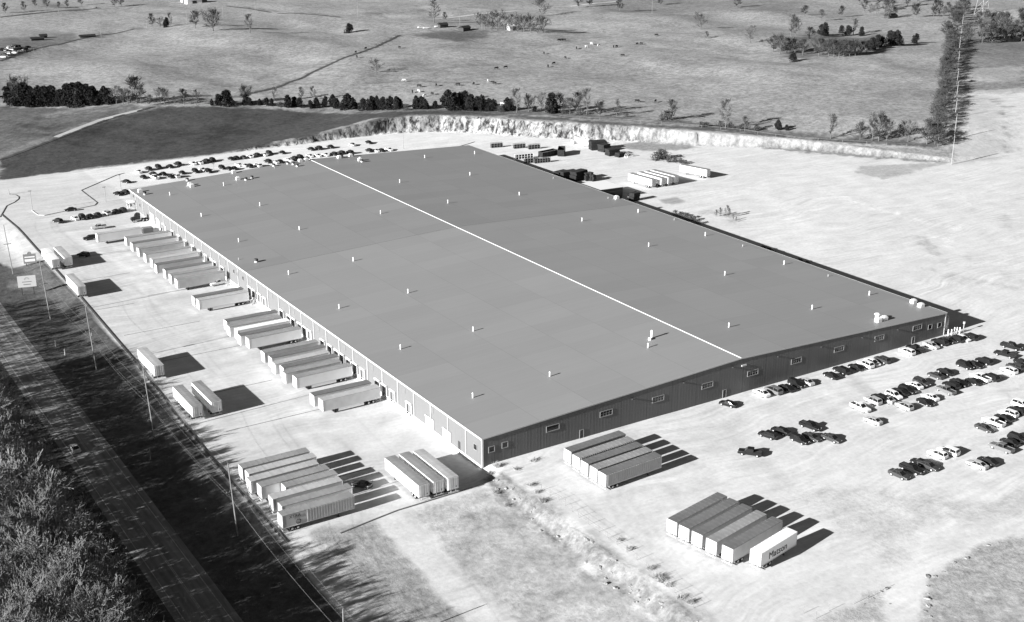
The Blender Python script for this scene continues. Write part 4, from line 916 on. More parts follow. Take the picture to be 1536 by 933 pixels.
def weed(seed, n=70):
    rnd = random.Random(seed); tr = MB(); cr = MB(); tr.tube((0,0,-.1), (0,0,.3), .05, .03, n=4)
    for _ in range(n):
        a = rnd.uniform(0, 6.283); el = rnd.uniform(.4, 1.4); ln = rnd.uniform(.5, 1.2); p = Vector((rnd.uniform(-.4,.4), rnd.uniform(-.4,.4), 0))
        cr.tube(p, p+ln*Vector((math.cos(a)*math.cos(el), math.sin(a)*math.cos(el), math.sin(el))), .035, .015, n=3, caps=False)
    return tr, cr
def tree_proto(name, pair, bark, leaf, cat='tree'):
    r = empty(name); tag(r, 'x', cat); tr, cr = pair
    tr.build('trunk', bark, r, fix=False); cr.build('crown', leaf, r, fix=False); return r
# near woods: fine twigs ; far trees: coarser
WOOD = [tree_proto('bare_tree', bare_tree(q, 14, w_, .032, .19, fork=2), M_BARK, M_TWIGN) for q, w_ in ((1, .62), (2, .72), (3, .55))]
WOODP = [tree_proto('bare_tree', bare_tree(q, 12, w_, .034, .16, fork=2), M_BARK, M_TWIGP) for q, w_ in ((5, .7), (6, .6))]
FARB = [tree_proto('bare_tree', bare_tree(q, 12, w_, .06, .24, 2, 7, 3, .2), M_BARK, M_TWIG) for q, w_ in ((11, .75), (12, .62), (13, .9))]
FARP = [tree_proto('bare_tree', bare_tree(q, 12, w_, .05, .2, 2, 7, 2, .24), M_BARK, M_TWIGG) for q, w_ in ((15, .6), (16, .72))]
CEDS = [tree_proto('cedar_tree', cedar(q, 10, w_, 1500, .8, t_), M_BARK, M_CEDAR) for q, w_, t_ in ((21, 3.6, .1), (22, 3.0, .15), (23, 4.2, .2), (24, 3.4, .2))]
BUSH = [tree_proto('bush', cedar(q, 4, 3.0, 420, .5, .5, 1.25), M_BARK, M_BUSH, 'bush') for q in (31, 32)]
WEED = [tree_proto('weed', weed(q), M_BARK, M_WEED, 'weed') for q in (41, 42, 43)]
DENSE = [tree_proto('bare_tree', bare_tree(q, 12, w_, .055, .24, 3, 6, 2, .15, 2), M_BARK, M_TWIG) for q, w_ in ((51, .95), (52, 1.05))]
def tree_height(o):
    mz = 0
    for ch in o.children: mz = max(mz, max(v.co.z for v in ch.data.vertices))
    return mz
TH = {o.name: tree_height(o) for s in (WOOD, WOODP, FARB, FARP, CEDS, BUSH, WEED, DENSE) for o in s}
def tree(lst, p, h, label, group, wf=1.0):
    o = random.choice(lst); s = h/TH[o.name]
    return place(o, (p[0], p[1], p[2]-.1), random.uniform(0, 6.28), label, group, (s*wf, s*wf, s))
def ptree(lst, px, py, ty, label, group=None, wf=1.0):
    p = at(px, py); return tree(lst, p, max(1.5, height(p, py-ty)), label, group, wf)
# cedars along the fence line under the pasture
ced = [(17,156,126),(27,158,130),(38,159,126),(48,159,131),(60,159,130),(70,159,131),(80,159,130),(93,159,136),(103,159,127),(112,158,126),(122,159,125),(132,158,128),(140,158,131),(148,157,138),(158,157,131),(165,157,134),
 (318,158,150),(328,158,143),(340,158,137),(346,158,148),(369,157,142),(376,158,149),(390,158,150),(400,158,148),(408,159,149),(432,161,144),(442,160,147),(450,161,148),(466,163,152),(475,162,148),(488,161,146),(500,161,143),(505,163,149),
 (522,164,142),(530,164,148),(545,165,149),(557,166,146),(566,165,145),(575,165,147),(585,165,146),(595,164,146),(600,163,150),(624,163,145),(632,163,146),(638,164,150),(653,163,153),(673,165,136),(682,165,140),(690,164,140),(697,164,138),(706,166,143),(716,166,146),(722,166,145),(733,166,149),(740,166,150),(761,166,148),(767,166,150),(802,168,161),(827,170,141),(831,170,150)]
ced.sort()
for i, (x, y, t) in enumerate(ced):
    if x < 170: lb = f'dark cedar, {nth(i+1)} from the left in the big clump above the dark field'
    else: lb = f'dark cedar, {nth(i-15)} from the left in the row above the rock cut'
    ptree(CEDS, x, y, t-2, lb, 'cedars along the pasture edge', random.uniform(.95, 1.45))
bare = [(28,157,113),(175,157,130),(185,157,132),(193,157,136),(206,155,115),(212,156,134),(240,155,132),(247,156,133),(276,157,134),(295,158,136),(368,155,128),(412,152,132),(452,148,132),(470,150,131),
 (775,169,134),(793,168,142),(812,167,140),(840,168,140),(865,170,138),(880,172,134),(925,174,150),(1007,180,150),(1088,193,150),(1117,197,176),(1246,208,172),(1290,210,182),(1308,211,178),(1318,212,168),(1330,211,180),(1353,205,182),(1362,213,180),(1390,217,178),(225,158,142),(262,158,146),(705,165,146),(855,171,148),(900,175,152)]
bare.sort()
for i, (x, y, t) in enumerate(bare): ptree(FARP if i % 2 else FARB, x, y, t-2, f'leafless tree, {nth(i+1)} from the left along the pasture edge', 'leafless trees along the pasture edge')
bs = [(992,178,173),(1000,180,166),(1080,190,181),(1095,192,184),(1052,190,182),(1060,190,183),(1167,195,179),(1180,196,187),(940,176,170),(870,172,163),(845,171,164),(1110,194,187),(1135,196,188),(352,158,152),(420,160,153),(610,165,158),(750,168,160)]
bs.sort()
for i, (x, y, t) in enumerate(bs): ptree(CEDS[2:] if x > 1150 else BUSH, x, y, t, f'dark shrub, {nth(i+1)} from the left along the top of the rock cut', 'shrubs along the rock cut', 1.3)
# trees standing out in the pasture
iso = [(320,47,11,'B','broad leafless tree on the hill, middle one of three',1.2),(293,42,15,'B','slim leafless tree left of the broad one on the hill',.9),(375,50,21,'P','leafless tree with a long shadow, right one of three on the hill',1.),
 (228,40,20,'B','dark bare tree at the left end of the hilltop thicket',1.),(240,41,25,'D','bushy tree in the middle of the hilltop thicket',1.3),(250,41,26,'K','dark rounded tree in the hilltop thicket',1.2),(256,41,19,'P','pale dead tree beside the hilltop thicket',.7),
 (524,49,35,'K','small round dark tree alone on the upper pasture',1.5),(565,109,86,'D','round bushy tree alone in the middle of the pasture',1.5),(651,34,-2,'P','tall spreading leafless tree above the farmyard',1.1),(667,31,18,'B','small bushy tree right of the tall tree above the farmyard',1.2),
 (814,24,-4,'D','round bushy tree at the upper edge right of the farm',1.4),(1051,44,18,'D','round leafless tree alone on the right upper pasture',1.4),(1125,64,38,'P','pale leafless tree on the rubble mound',1.2),(1060,58,47,'B','small bare tree below the round one on the right pasture',1.2),
 (1189,93,79,'K','small dark tree alone below the right copse',1.5),(1373,65,50,'K','dark cone-shaped tree alone near the long tree line',1.3)]
LS = {'B': FARB, 'P': FARP, 'K': CEDS, 'D': DENSE}
for x, y, t, k, lb, wf in iso: ptree(LS[k], x, y, t, lb, None, wf)
farm = [(720,40,18),(728,44,22),(737,45,15),(746,46,14),(757,47,20),(776,48,22),(786,48,19),(796,49,22),(806,50,24),(815,49,22),(768,40,18)]
for x, y, t in farm: ptree(DENSE, x, y, t, 'leafless tree in the grove round the farmhouse', 'grove round the farmhouse', 1.25)
copse = [(1160,78,52,'B'),(1170,81,50,'B'),(1180,80,55,'B'),(1192,80,56,'B'),(1204,82,58,'B'),(1215,62,40,'B'),(1228,84,54,'B'),(1237,54,34,'K'),(1243,84,58,'B'),(1250,86,57,'B'),(1258,86,59,'B'),(1265,85,58,'B'),(1274,85,58,'B'),(1283,84,58,'B'),(1291,82,60,'B'),(1300,80,58,'B'),(1272,54,38,'K'),(1292,54,40,'K'),(1280,53,28,'P'),(1187,54,22,'P'),(1193,56,26,'P'),(1232,52,36,'K'),(1308,76,56,'K'),(1316,72,52,'K'),(1322,70,54,'K'),(1335,68,46,'K'),(1344,68,45,'K'),(1262,50,38,'K')]
for x, y, t, k in copse: ptree(LS[k], x, y, t, 'dark cedar in the copse on the right pasture' if k == 'K' else 'leafless tree in the copse on the right pasture', 'cedars of the right copse' if k == 'K' else 'leafless trees of the right copse', 1.2)
# long tree line at the right, running away from the camera
a = at(1404, 221); c = at(1428, 62); n = 60
for i in range(n):
    u = (i/(n-1)); p = a.lerp(c, u)+Vector((random.uniform(-2.2, 2.2), random.uniform(-1.5, 1.5), 0))
    tree([FARB, DENSE, FARB, DENSE][i % 4], (p.x, p.y, TG(p.x, p.y)), random.uniform(8.5, 10.5), 'leafless tree in the dense line between the pasture and the bare field', 'dense tree line at the right', 1.25)
c2 = at(1440, 12)
for i in range(14):
    p = c.lerp(c2, (i+1)/14.)+Vector((random.uniform(-5, 5), random.uniform(-4, 4), 0))
    tree(FARB, (p.x, p.y, TG(p.x, p.y)), random.uniform(9, 12), 'leafless tree in the far end of the tree line', 'dense tree line at the right', 1.5)
# wood in the upper right corner
for i in range(42):
    px = random.uniform(1448, 1545); py = 66-30*random.random()**1.5-(px-1448)*.04
    p = at(px, py); tree(FARB if i % 3 else FARP, p, random.uniform(11, 15), 'leafless tree in the grey wood of the upper right corner', 'wood of the upper right corner', 1.1)
for i in range(24):
    px = random.uniform(1195, 1440); py = random.uniform(1, 26) if i % 3 else random.uniform(20, 32)
    p = at(px, py); tree(FARB if i % 3 else FARP, p, random.uniform(9, 14), 'leafless tree scattered along the upper edge of the right pasture', 'scattered trees at the upper edge', 1.1)
for x, y, t in ((8,20,4),(36,17,2),(53,10,-2),(70,12,-4),(88,12,2),(101,11,0),(122,8,-6),(145,14,10),(172,10,-4),(182,9,-6),(885,10,-10),(868,12,-8),(930,16,-6),(1105,12,-8),(990,8,-8)):
    ptree(FARB, x, y, t, 'small leafless tree along the upper edge of the photo', 'trees along the upper edge', 1.1)
# wood west of the road: in the lower left corner, and on along the road beyond the frame (its shadows cross the road)
random.seed(3)
k = 0; spots = []
for tries in range(4000):
    x = random.uniform(-150, -85.0); y = random.uniform(-45, 118)
    if any((x-a)**2+(y-c)**2 < (4.6+.03*abs(x+85))**2 for a, c in spots): continue
    q = np.array([x, y, 9.])-np.array(CAM); dz = q @ AZ; u = PW/2+F_PX*(q @ AX)/dz; v = PH/2-F_PX*(q @ AY)/dz
    inside = u > -90 and v > 480 and v < 1060
    if not inside: continue
    spots.append((x, y))
for x, y in spots:
    edge = sm(np.array((-83-x)/13.))
    pale = noise2(np.array(x), np.array(y), 77, 4, .09) > .45
    tree(WOODP if pale else WOOD, (x, y, TG(x, y)), random.uniform(9.5, 12)+9.5*float(edge), 'pale leafless tree in the wood beside the road' if pale else 'grey leafless tree in the wood beside the road', 'pale trees of the roadside wood' if pale else 'grey trees of the roadside wood', 1.05)
for y in np.arange(96, 186, 5.5):
    if random.random() < .16: continue
    x = -90-random.uniform(0, 9); 
    tree(WOOD, (x, float(y), TG(x, y)), random.uniform(13, 19), 'grey leafless tree farther along the road outside the picture', 'roadside trees beyond the frame')
for y in np.arange(-110, -45, 5.0):
    x = -90-random.uniform(0, 8)
    tree(WOOD, (x, float(y), TG(x, y)), random.uniform(14, 18), 'grey leafless tree farther along the road outside the picture', 'roadside trees beyond the frame')
# ------------------------------------------------------------------ poles, wires, signs, fences
M_POLE = mat('weathered_pole', .22, .9, noise=.2, scale=1)
M_WIRE = mat('wire', .2, .5)
M_LIGHTPOLE = mat('pale_pole', .3, .5)
TOPS = []
def utility_pole(base, top, label, group='utility poles along the road', arm=True, gear=False, p=None, h=None):
    p = at(*base) if p is None else p; h = height(p, base[1]-top[1]) if h is None else h
    r = empty('utility_pole', p); tag(r, label, 'pole', group)
    q = onplane(top[0], top[1], 1, p.y) if base else Vector((p.x, p.y, p.z+h))
    lean = max(-.05*h, min(.05*h, q.x-p.x)) if base else 0
    b = MB(); b.tube((0,0,-.3), (lean, 0, h), .17, .11, n=8); b.build('post', M_POLE, r)
    z = h*.62; lx = lean*.62
    if arm:
        b = MB(); b.box(lx-1.2, lx+1.2, -.07, .07, z-.07, z+.07); b.build('crossarm', M_POLE, r)
        b = MB()
        for s in (-1.1, -.4, .4, 1.1): b.tube((lx+s, 0, z+.071), (lx+s, 0, z+.3), .05, n=5)
        b.build('insulators', M_WIRE, r)
    b = MB(); b.tube((lean, 0, h+.001), (lean, 0, h+.3), .06, n=5); b.build('insulators', M_WIRE, r)
    if gear: b = MB(); b.tube((lx+.45, 0, z-1.4), (lx+.45, 0, z-.4), .3, n=8); b.build('transformer', M_WIRE, r)
    P = Vector((p.x, p.y, p.z)); TOPS.append((P+Vector((lean, 0, h+.3)), [P+Vector((lx+s, 0, z+.3)) for s in (-1.1, 1.1)], P+Vector((lx, 0, z*.8))))
    return r
for bs_, tp, lb, g_ in (((20,412),(-4,338),'slanting utility pole near the left edge beyond the sign',0),((76,480),(48,391),'utility pole beside the white sign',0),((145,556),(113,458),'utility pole with a transformer, right of the white sign',1),((232,660),(200,547),'utility pole between the road and the lone kerbside trailer',0),((357,806),(325,688),'tall pale utility pole with a crossarm opposite the southern trailers',0)):
    utility_pole(bs_, tp, lb, gear=bool(g_))
p = at(516, 990); utility_pole((516,990), (514,905), 'utility pole whose top shows at the lower edge', gear=False)
def cable(pts, r, label, group):
    b = MB()
    for i in range(len(pts)-1):
        a, c = pts[i], pts[i+1]; n = 8; prev = a
        for k in range(1, n+1):
            u = k/n; q = a.lerp(c, u)-Vector((0, 0, 1.1*4*u*(1-u))); b.tube(prev, q, r, n=3, caps=False); prev = q
    o = b.build('power_line', M_WIRE, fix=False); tag(o, label, 'cable', group); return o
TOPS2 = TOPS+[(TOPS[-1][0]+Vector((.2,-50,0)), [q+Vector((.2,-50,0)) for q in TOPS[-1][1]], TOPS[-1][2]+Vector((.2,-50,0)))]
TOPS2 = [(TOPS[0][0]+Vector((0,55,1)), [q+Vector((0,55,1)) for q in TOPS[0][1]], TOPS[0][2]+Vector((0,55,1)))]+TOPS2
cable([t[0] for t in TOPS2], .012, 'thin bright wire strung over the tops of the roadside poles', 'wires along the road')
cable([t[1][0] for t in TOPS2], .012, 'thin wire on the road side of the pole crossarms', 'wires along the road')
cable([t[1][1] for t in TOPS2], .012, 'thin wire on the yard side of the pole crossarms', 'wires along the road')
cable([t[2] for t in TOPS2], .012, 'thick low cable below the pole crossarms', 'wires along the road')
def slim_pole(base, top, label, name='light_pole', lamp=True, mat_=None, r=.1, arm=False):
    p = at(*base); h = max(2.0, height(p, base[1]-top[1])); o = empty(name, p); tag(o, label, 'pole')
    mt_ = mat_ or M_LIGHTPOLE
    b = MB(); b.tube((0,0,-.2), (0,0,h), r*1.3, r, n=6); b.build('post', mt_, o)
    if lamp: b = MB(); b.box(-.9, .5, -.15, .15, h-.1, h+.12); b.build('lamp_head', mt_, o)
    if arm: b = MB(); b.box(-1.5, 1.5, -.08, .08, h*.9-.08, h*.9+.08); b.build('crossarm', mt_, o)
    return o
slim_pole((181.5,285),(176.5,263), 'slender light pole at the north-west corner of the warehouse')
slim_pole((605,223),(601.5,196), 'tall light pole before the rock cut')
slim_pole((49,317),(40,287), 'white light pole on the north-west drive')
slim_pole((14,292),(11.5,284), 'short white post at the left drive kerb', lamp=False)
slim_pole((321,256),(320,246), 'light pole between the rows of cars behind the warehouse')
slim_pole((159,303),(151,281), 'pale light pole beside the kerb of the north-west lot')
slim_pole((84,521),(82.5,511), 'white marker post in the grass beside the road, left one', 'marker_post', False, r=.16); slim_pole((98,534),(96.5,524), 'white marker post in the grass beside the road, right one', 'marker_post', False, r=.16)
slim_pole((226,691),(214,673), 'pale leaning stake in the dark grass strip', 'stake', False, r=.07)
# right-hand pole line
for i, (bx_, by, tx, ty) in enumerate(((1427,247,1431,205),(1431,210,1433,172),(1432.5,176,1434,148),(1434,154,1435,124),(1435,130,1436,104),(1436.5,104,1438,78),(1438,82,1441,58),(1441,58,1446,24))):
    p = at(bx_, by); h = height(p, by-ty); r = empty('utility_pole', p); tag(r, f'pale pole, {nth(i+1)} from the near end of the line beside the trees', 'pole', 'pale utility poles beside the tree line')
    b = MB(); b.tube((0,0,-.3), (0,0,h), .2, .13, n=6); b.build('post', M_LIGHTPOLE, r)
    b = MB(); b.box(-1.4, 1.4, -.09, .09, h-1.0, h-.8); b.build('crossarm', M_LIGHTPOLE, r)
for i, (bx_, by, ty) in enumerate(((152,56,32),(88,20,11),(38,18,3),(221,42,28),(281,36,12),(335,26,5),(383,17,0),(537,26,0),(690,38,22),(723,44,26),(978,20,0))):
    slim_pole((bx_, by), (bx_, ty), f'thin distant pole, {nth(i+1)} of those across the upper pasture', 'utility_pole', False, M_POLE, .13, True)
# signs
M_FACE = mat('sign_face', .55, .6)
def sign(base_px, wd, ht, z0, label, face, frame=False, rz=0.0):
    p = at(*base_px); r = empty('sign_board', p, rz); tag(r, label, 'sign')
    b = MB(); b.box(-wd/2, wd/2, -.08, .08, z0, z0+ht); pn = b.build('panel', face, r)
    for s in (-.32, .32): b = MB(); b.box(s*wd-.12, s*wd+.12, .081, .26, -.3, z0+ht*.8); b.build('post', M_DARK, r)
    b = MB(); y = -.09
    if not frame:
        n = 8
        for k in range(n):
            a0, a1 = math.pi*k/n, math.pi*(k+1)/n
            b.tube((wd*.0+.11*wd*math.cos(a0), y, z0+ht*.68+.11*wd*math.sin(a0)), (.11*wd*math.cos(a1), y, z0+ht*.68+.11*wd*math.sin(a1)), .06, n=4)
        b.box(-wd*.26, wd*.26, y-.01, y+.009, z0+ht*.44, z0+ht*.5); b.box(-wd*.2, wd*.2, y-.01, y+.009, z0+ht*.2, z0+ht*.27)
        b.build('emblem', M_LOUV, pn)
    else:
        b.box(-wd*.4, wd*.4, y-.02, y+.009, z0+ht*.62, z0+ht*.74); b.box(-wd*.4, wd*.4, y-.02, y+.009, z0+ht*.2, z0+ht*.46); b.build('board', M_TRIM, pn)
        b = MB(); b.tube((0, -.1, z0+ht+.1), (0, .1, z0+ht+.1), .7, n=12); b.build('roundel', M_LOUV, pn)
    return r
sign((43,443), 5.6, 3.8, 2.8, 'large white sign board on two dark legs beside the road', M_FACE, rz=R(-14))
sign((46,398), 4.2, 3.4, .6, 'grey framed sign board beyond the white one', M_LOUV, True, R(-14))
# post and wire fence along the crest of the bank
fr = empty('wire_fence', (0,0,0)); tag(fr, 'thin post and wire fence along the crest of the dirt bank', 'fence')
pts = [at(x, y) for x, y in ((812,736),(838,752),(868,777),(898,800),(925,818),(955,842),(985,866),(1012,890),(1040,914),(1070,934))]
dn = []
for i in range(len(pts)-1):
    n = max(1, int((pts[i+1]-pts[i]).length/2.8)); dn += [pts[i].lerp(pts[i+1], k/n) for k in range(n)]
for q in dn:
    z = TG(q.x, q.y); b = MB(); b.tube((q.x, q.y, z-.2), (q.x, q.y, z+1.6), .045, n=5); b.build('post', M_POLE, fr)
b = MB()
for i in range(len(dn)-1):
    for hh in (.5, 1.0, 1.5): b.tube((dn[i].x, dn[i].y, TG(dn[i].x, dn[i].y)+hh), (dn[i+1].x, dn[i+1].y, TG(dn[i+1].x, dn[i+1].y)+hh), .008, n=3, caps=False)
b.build('wire', M_GALV, fr, fix=False)
fr = empty('wire_fence', (0,0,0)); tag(fr, 'short run of fence posts along the lower edge of the front lot', 'fence')
pts = [at(x, y) for x, y in ((1205,922),(1224,928),(1243,918),(1281,908),(1301,899),(1320,890))]
for q in pts: b = MB(); b.tube((q.x, q.y, q.z-.2), (q.x, q.y, q.z+1.5), .04, n=5); b.build('post', M_POLE, fr)
# pasture fences: posts too small to count, one thing each
def far_fence(px, label):
    P = [at(*q) for q in px]; r = empty('field_fence', (0,0,0)); tag(r, label, 'fence'); d = []
    for i in range(len(P)-1):
        n = max(1, int((P[i+1]-P[i]).length/9)); d += [P[i].lerp(P[i+1], k/n) for k in range(n)]
    for q in d[:95]: b = MB(); z = TG(q.x, q.y); b.tube((q.x, q.y, z-.2), (q.x, q.y, z+1.4), .09, n=4); b.build('post', M_POLE, r)
    b = MB()
    for i in range(min(94, len(d)-1)): b.tube((d[i].x, d[i].y, TG(d[i].x, d[i].y)+1.2), (d[i+1].x, d[i+1].y, TG(d[i+1].x, d[i+1].y)+1.2), .04, n=3, caps=False)
    b.build('wire', M_POLE, r, fix=False)
far_fence([(380,140),(425,127),(470,107),(512,87),(560,71),(600,52)], 'post fence running diagonally up the pasture')
far_fence([(840,177),(930,182),(1024,189),(1110,198),(1191,210),(1300,216),(1390,222)], 'post fence along the top of the rock cut')
far_fence([(0,88),(75,72),(150,56),(215,44)], 'post fence above the left pasture beside the scrap heap')

# ------------------------------------------------------------------ corner tank, bollards
p = Vector((WX+2.6, 2.5, 0))
t = empty('storage_tank', p); tag(t, 'pale upright storage tank at the right front corner of the warehouse', 'tank')
b = MB(); b.tube((0,0,0), (0,0,4.6), 1.35, n=20); b.build('shell', M_GALV, t, True); b = MB(); b.tube((0,0,4.601), (0,0,5.1), 1.35, .3, n=20); b.build('dome', M_GALV, t)
for i, (px, py) in enumerate(((1421.5,504),(1426.5,504),(1431,501),(1435,500),(1439,500))):
    q = at(px, py+1.0); b = MB(); b.tube((0,0,-.2), (0,0,2.0), .16, n=8); b.tube((0,0,2.001), (0,0,2.1), .16, .05, n=8); o = b.build('bollard', M_WHITE); o.location = q
    tag(o, f'white post, {nth(i+1)} from the left beside the storage tank', 'bollard', 'white posts beside the storage tank')
b = MB(); b.tube((0,0,0), (0,0,2.6), .12, n=6); b.tube((0,0,2.601), (0,0,3.2), .35, n=8); o = b.build('standpipe', M_GALV); o.location = at(1444.5, 499); tag(o, 'thin grey standpipe right of the white posts at the corner', 'pipe')

# ------------------------------------------------------------------ cattle
M_COW = mat('black_hide', .015, .8); M_COWW = mat('pale_hide', .6, .8)
def cow(material):
    r = MB(); 
    bd = [(-1.0,.12,.95,1.3),(-.9,.3,.72,1.38),(-.4,.36,.6,1.36),(.3,.36,.58,1.38),(.75,.3,.66,1.42),(.98,.18,.85,1.4)]
    r.loft([[(w_*math.cos(t), y, (a+c)/2+(c-a)/2*math.sin(t)) for t in np.linspace(0, 2*math.pi, 9)[:-1]] for y, w_, a, c in bd])
    r.loft([[(w_*math.cos(t), y, z+w_*1.2*math.sin(t)) for t in np.linspace(0, 2*math.pi, 7)[:-1]] for y, w_, z in ((.85,.22,1.15),(1.15,.17,.9),(1.35,.15,.6),(1.5,.13,.4),(1.62,.08,.22))])
    for x in (-.22, .22):
        for y, k in ((-.78, -.06), (.68, .04)): r.tube((x, y, .8), (x, y+k, .4), .11, .07, n=5); r.tube((x, y+k, .4), (x, y, 0), .07, .06, n=5)
    for s in (-1, 1): r.tube((s*.12, 1.2, .95), (s*.34, 1.18, .98), .06, .03, n=4)
    r.tube((0, -1.0, 1.25), (0, -1.12, .55), .04, .03, n=4)
    o = r.build('cow', material, smooth=True); tag(o, 'x', 'cow'); return o
CB, CW = cow(M_COW), cow(M_COWW)
cows = [(262,215),(110,220),(65,237),(70,257),(912,241),(1008,262),(697,310),(740,305),(930,300),(956,288),(350,390),(427,386),(525,384),(595,381),(690,378),(320,416),(410,425),(1266,252),(1225,212),(1238,211),(1058,218),(980,182),(990,182),(1003,182),(1417,160),(1331,459),(1413,459),(630,436),(1330,200),(1350,198)]
cw_ = [(348,413),(375,434),(660,367),(284,365),(1103,212),(1125,198),(725,472),(1158,205)]
cows = sorted((512+x/3, y/3) for x, y in cows); cw_ = sorted((512+x/3, y/3) for x, y in cw_)
for i, (x, y) in enumerate(cows): place(CB, at(x, y+1.0), random.uniform(0, 6.28), f'black cow, {nth(i+1)} from the left grazing on the pasture', 'black cattle on the pasture', 1.25)
for i, (x, y) in enumerate(cw_): place(CW, at(x, y+1.0), random.uniform(0, 6.28), f'pale cow, {nth(i+1)} from the left grazing on the pasture', 'pale cattle on the pasture', 1.2)
for i, (x, y) in enumerate(((14.5,160),(19.5,159.8),(24,159.5),(27,159.3),(2,148.5))): place(CB, at(x, y), random.uniform(1.2, 1.9), f'black cow, {nth(i+1)} from the left below the cedar clump' if i < 4 else 'black cow alone left of the cedar clump', 'black cattle below the cedar clump', 1.25)

# ------------------------------------------------------------------ yard behind the warehouse
M_WOOD = mat('pallet_wood', .16, .9, noise=.3, scale=2); M_PILE = mat('dark_stack', .022, .9, noise=.4, scale=1.5)
def pallet_stack(px, py, wd, dp, ht, label, m_=None, slots=True, rz=0.0, cat='stack', name='pallet_stack', layers=None):
    p = at(px, py); r = empty(name, p, rz+random.uniform(-.3, .3)); tag(r, label, cat); n = layers or max(2, int(ht/.5))
    for k in range(n):
        b = MB(); z = k*ht/n; jx = random.uniform(-.35, .35)
        b.box(-wd/2+jx, wd/2+jx, -dp/2, dp/2, z+.1, z+ht/n-.03)
        for s in (-.42, 0, .42): b.box(s*wd-.1, s*wd+.1, -dp/2, dp/2, z, z+.099)
        b.build('layer', m_ or M_PILE, r)
    return r
def cage(px, py, wd, label, rz=0.0, white=False):
    p = at(px, py); r = empty('wire_cage_rack', p, rz); tag(r, label, 'rack'); mm = M_WHITE if white else M_LOUV; b = MB(); h = 2.4
    n = max(2, int(wd/1.3))
    for i in range(n+1):
        x = -wd/2+i*wd/n
        for y in (-.7, .7): b.box(x-.07, x+.07, y-.07, y+.07, 0, h)
    for z in (.15, 1.2, h):
        for y in (-.7, .7): b.box(-wd/2, wd/2, y-.072, y+.072, z-.06, z+.06)
    b.build('frame', mm, r); b = MB()
    for i in range(n): x = -wd/2+i*wd/n; b.box(x+.12, x+wd/n-.12, -.6, .6, .22, 1.9)
    b.build('load', M_PILE, r)
def dumpster(px, py, L, wd, h, label, rz=0.0):
    p = at(px, py); r = empty('roll_off_dumpster', p, rz); tag(r, label, 'dumpster'); b = MB()
    for x0, x1, y0, y1 in ((-L/2, L/2, -wd/2, -wd/2+.1), (-L/2, L/2, wd/2-.1, wd/2), (-L/2, -L/2+.1, -wd/2+.1, wd/2-.1), (L/2-.1, L/2, -wd/2+.1, wd/2-.1)): b.box(x0, x1, y0, y1, .2, h)
    b.box(-L/2+.1, L/2-.1, -wd/2+.1, wd/2-.1, .2, .4); b.build('shell', M_PILE, r)
    b = MB(); b.box(-L/2-.06, L/2+.06, -wd/2-.06, -wd/2-.002, h-.15, h+.05); b.box(-L/2-.06, L/2+.06, wd/2+.002, wd/2+.06, h-.15, h+.05); b.build('rim', M_GALV, r)
    b = MB()
    for k in range(5): x = -L/2+(k+.5)*L/5; b.box(x-.07, x+.07, -wd/2-.1, -wd/2-.002, .2, h-.16)
    b.build('rib', M_DARK, r)
cage(786, 238, 9, 'white framed rack row nearest the far warehouse edge', R(-8), True)
cage(797, 244, 7, 'grey cage rack left of the pair behind the warehouse', R(-8)); cage(813, 244, 8, 'grey cage rack right of the pair behind the warehouse', R(-8))
dumpster(822, 234, 10, 3, 2.6, 'long dark dumpster behind the cage racks', R(10)); dumpster(842, 232, 9, 3.2, 3.2, 'dark open dumpster with a pale rim, right of the long one', R(52))
for k in range(3): cage(745+k*0+[0,34,56][k], 221.5+[0,1,2][k], 6, f'low grey rack, {nth(k+1)} from the left on the lot under the cut', R(-10))
pallet_stack(842, 268, 7, 3.5, 3.4, 'dark block of stacked goods, left end of the long stack')
pallet_stack(853, 269, 8, 3.6, 3.9, 'dark block of stacked goods in the middle of the long stack'); pallet_stack(868, 270, 8, 3.6, 4.2, 'dark block of stacked goods, right end of the long stack')
for k, (x, y) in enumerate(((880,271),(885,271.5),(890,272))): pallet_stack(x, y, 1.5, 2.2, [3.4,3.8,3.0][k], f'narrow dark pallet stack, {nth(k+1)} from the left casting a finger shadow')
pallet_stack(886, 278, 3.5, 1.6, 1.1, 'low pale heap of pallets at the end of the long stack', M_WOOD); pallet_stack(894, 279, 3, 1.6, .9, 'lowest heap of wooden pallets beside the roof edge', M_WOOD)
pallet_stack(952, 301, 3.6, 2.8, 3.4, 'black square bin beside the lean-to shed', cat='bin', name='waste_bin', layers=2)
pallet_stack(897, 224, 8, 4, 4.4, 'largest dark heap of stacked scrap under the rock cut', layers=4); pallet_stack(906, 227, 5, 4, 3.6, 'dark scrap stack right of the largest heap', layers=3)
pallet_stack(918, 233, 6, 4, 3.2, 'dark machine-sized scrap stack beside the frames', layers=3)
pallet_stack(930, 235, 4, 3, 2.0, 'low dark scrap stack at the right end of the heaps', layers=2)
def ibc(px, py, s, label):
    p = at(px, py); r = empty('liquid_tote', p, random.uniform(-.3, .3)); tag(r, label, 'tank', 'white totes under the rock cut')
    b = MB(); b.box(-.9*s, .9*s, -.8*s, .8*s, .2, 2.1*s); b.build('bottle', M_WHITE, r); b = MB(); b.box(-1*s, 1*s, -.9*s, .9*s, 0, .199); b.build('base', M_LOUV, r)
    b = MB(); b.tube((0,0,2.1*s+.001), (0,0,2.25*s), .25*s, n=8); b.build('cap', M_DARK, r)
for k, (x, y, s) in enumerate(((860,216,.9),(867,215,1.5),(873,217,1.2),(878,219,1.7),(883,218,1.8),(889,219,1.2))): ibc(x, y, s, f'white tote, {nth(k+1)} from the left in the row under the rock cut')
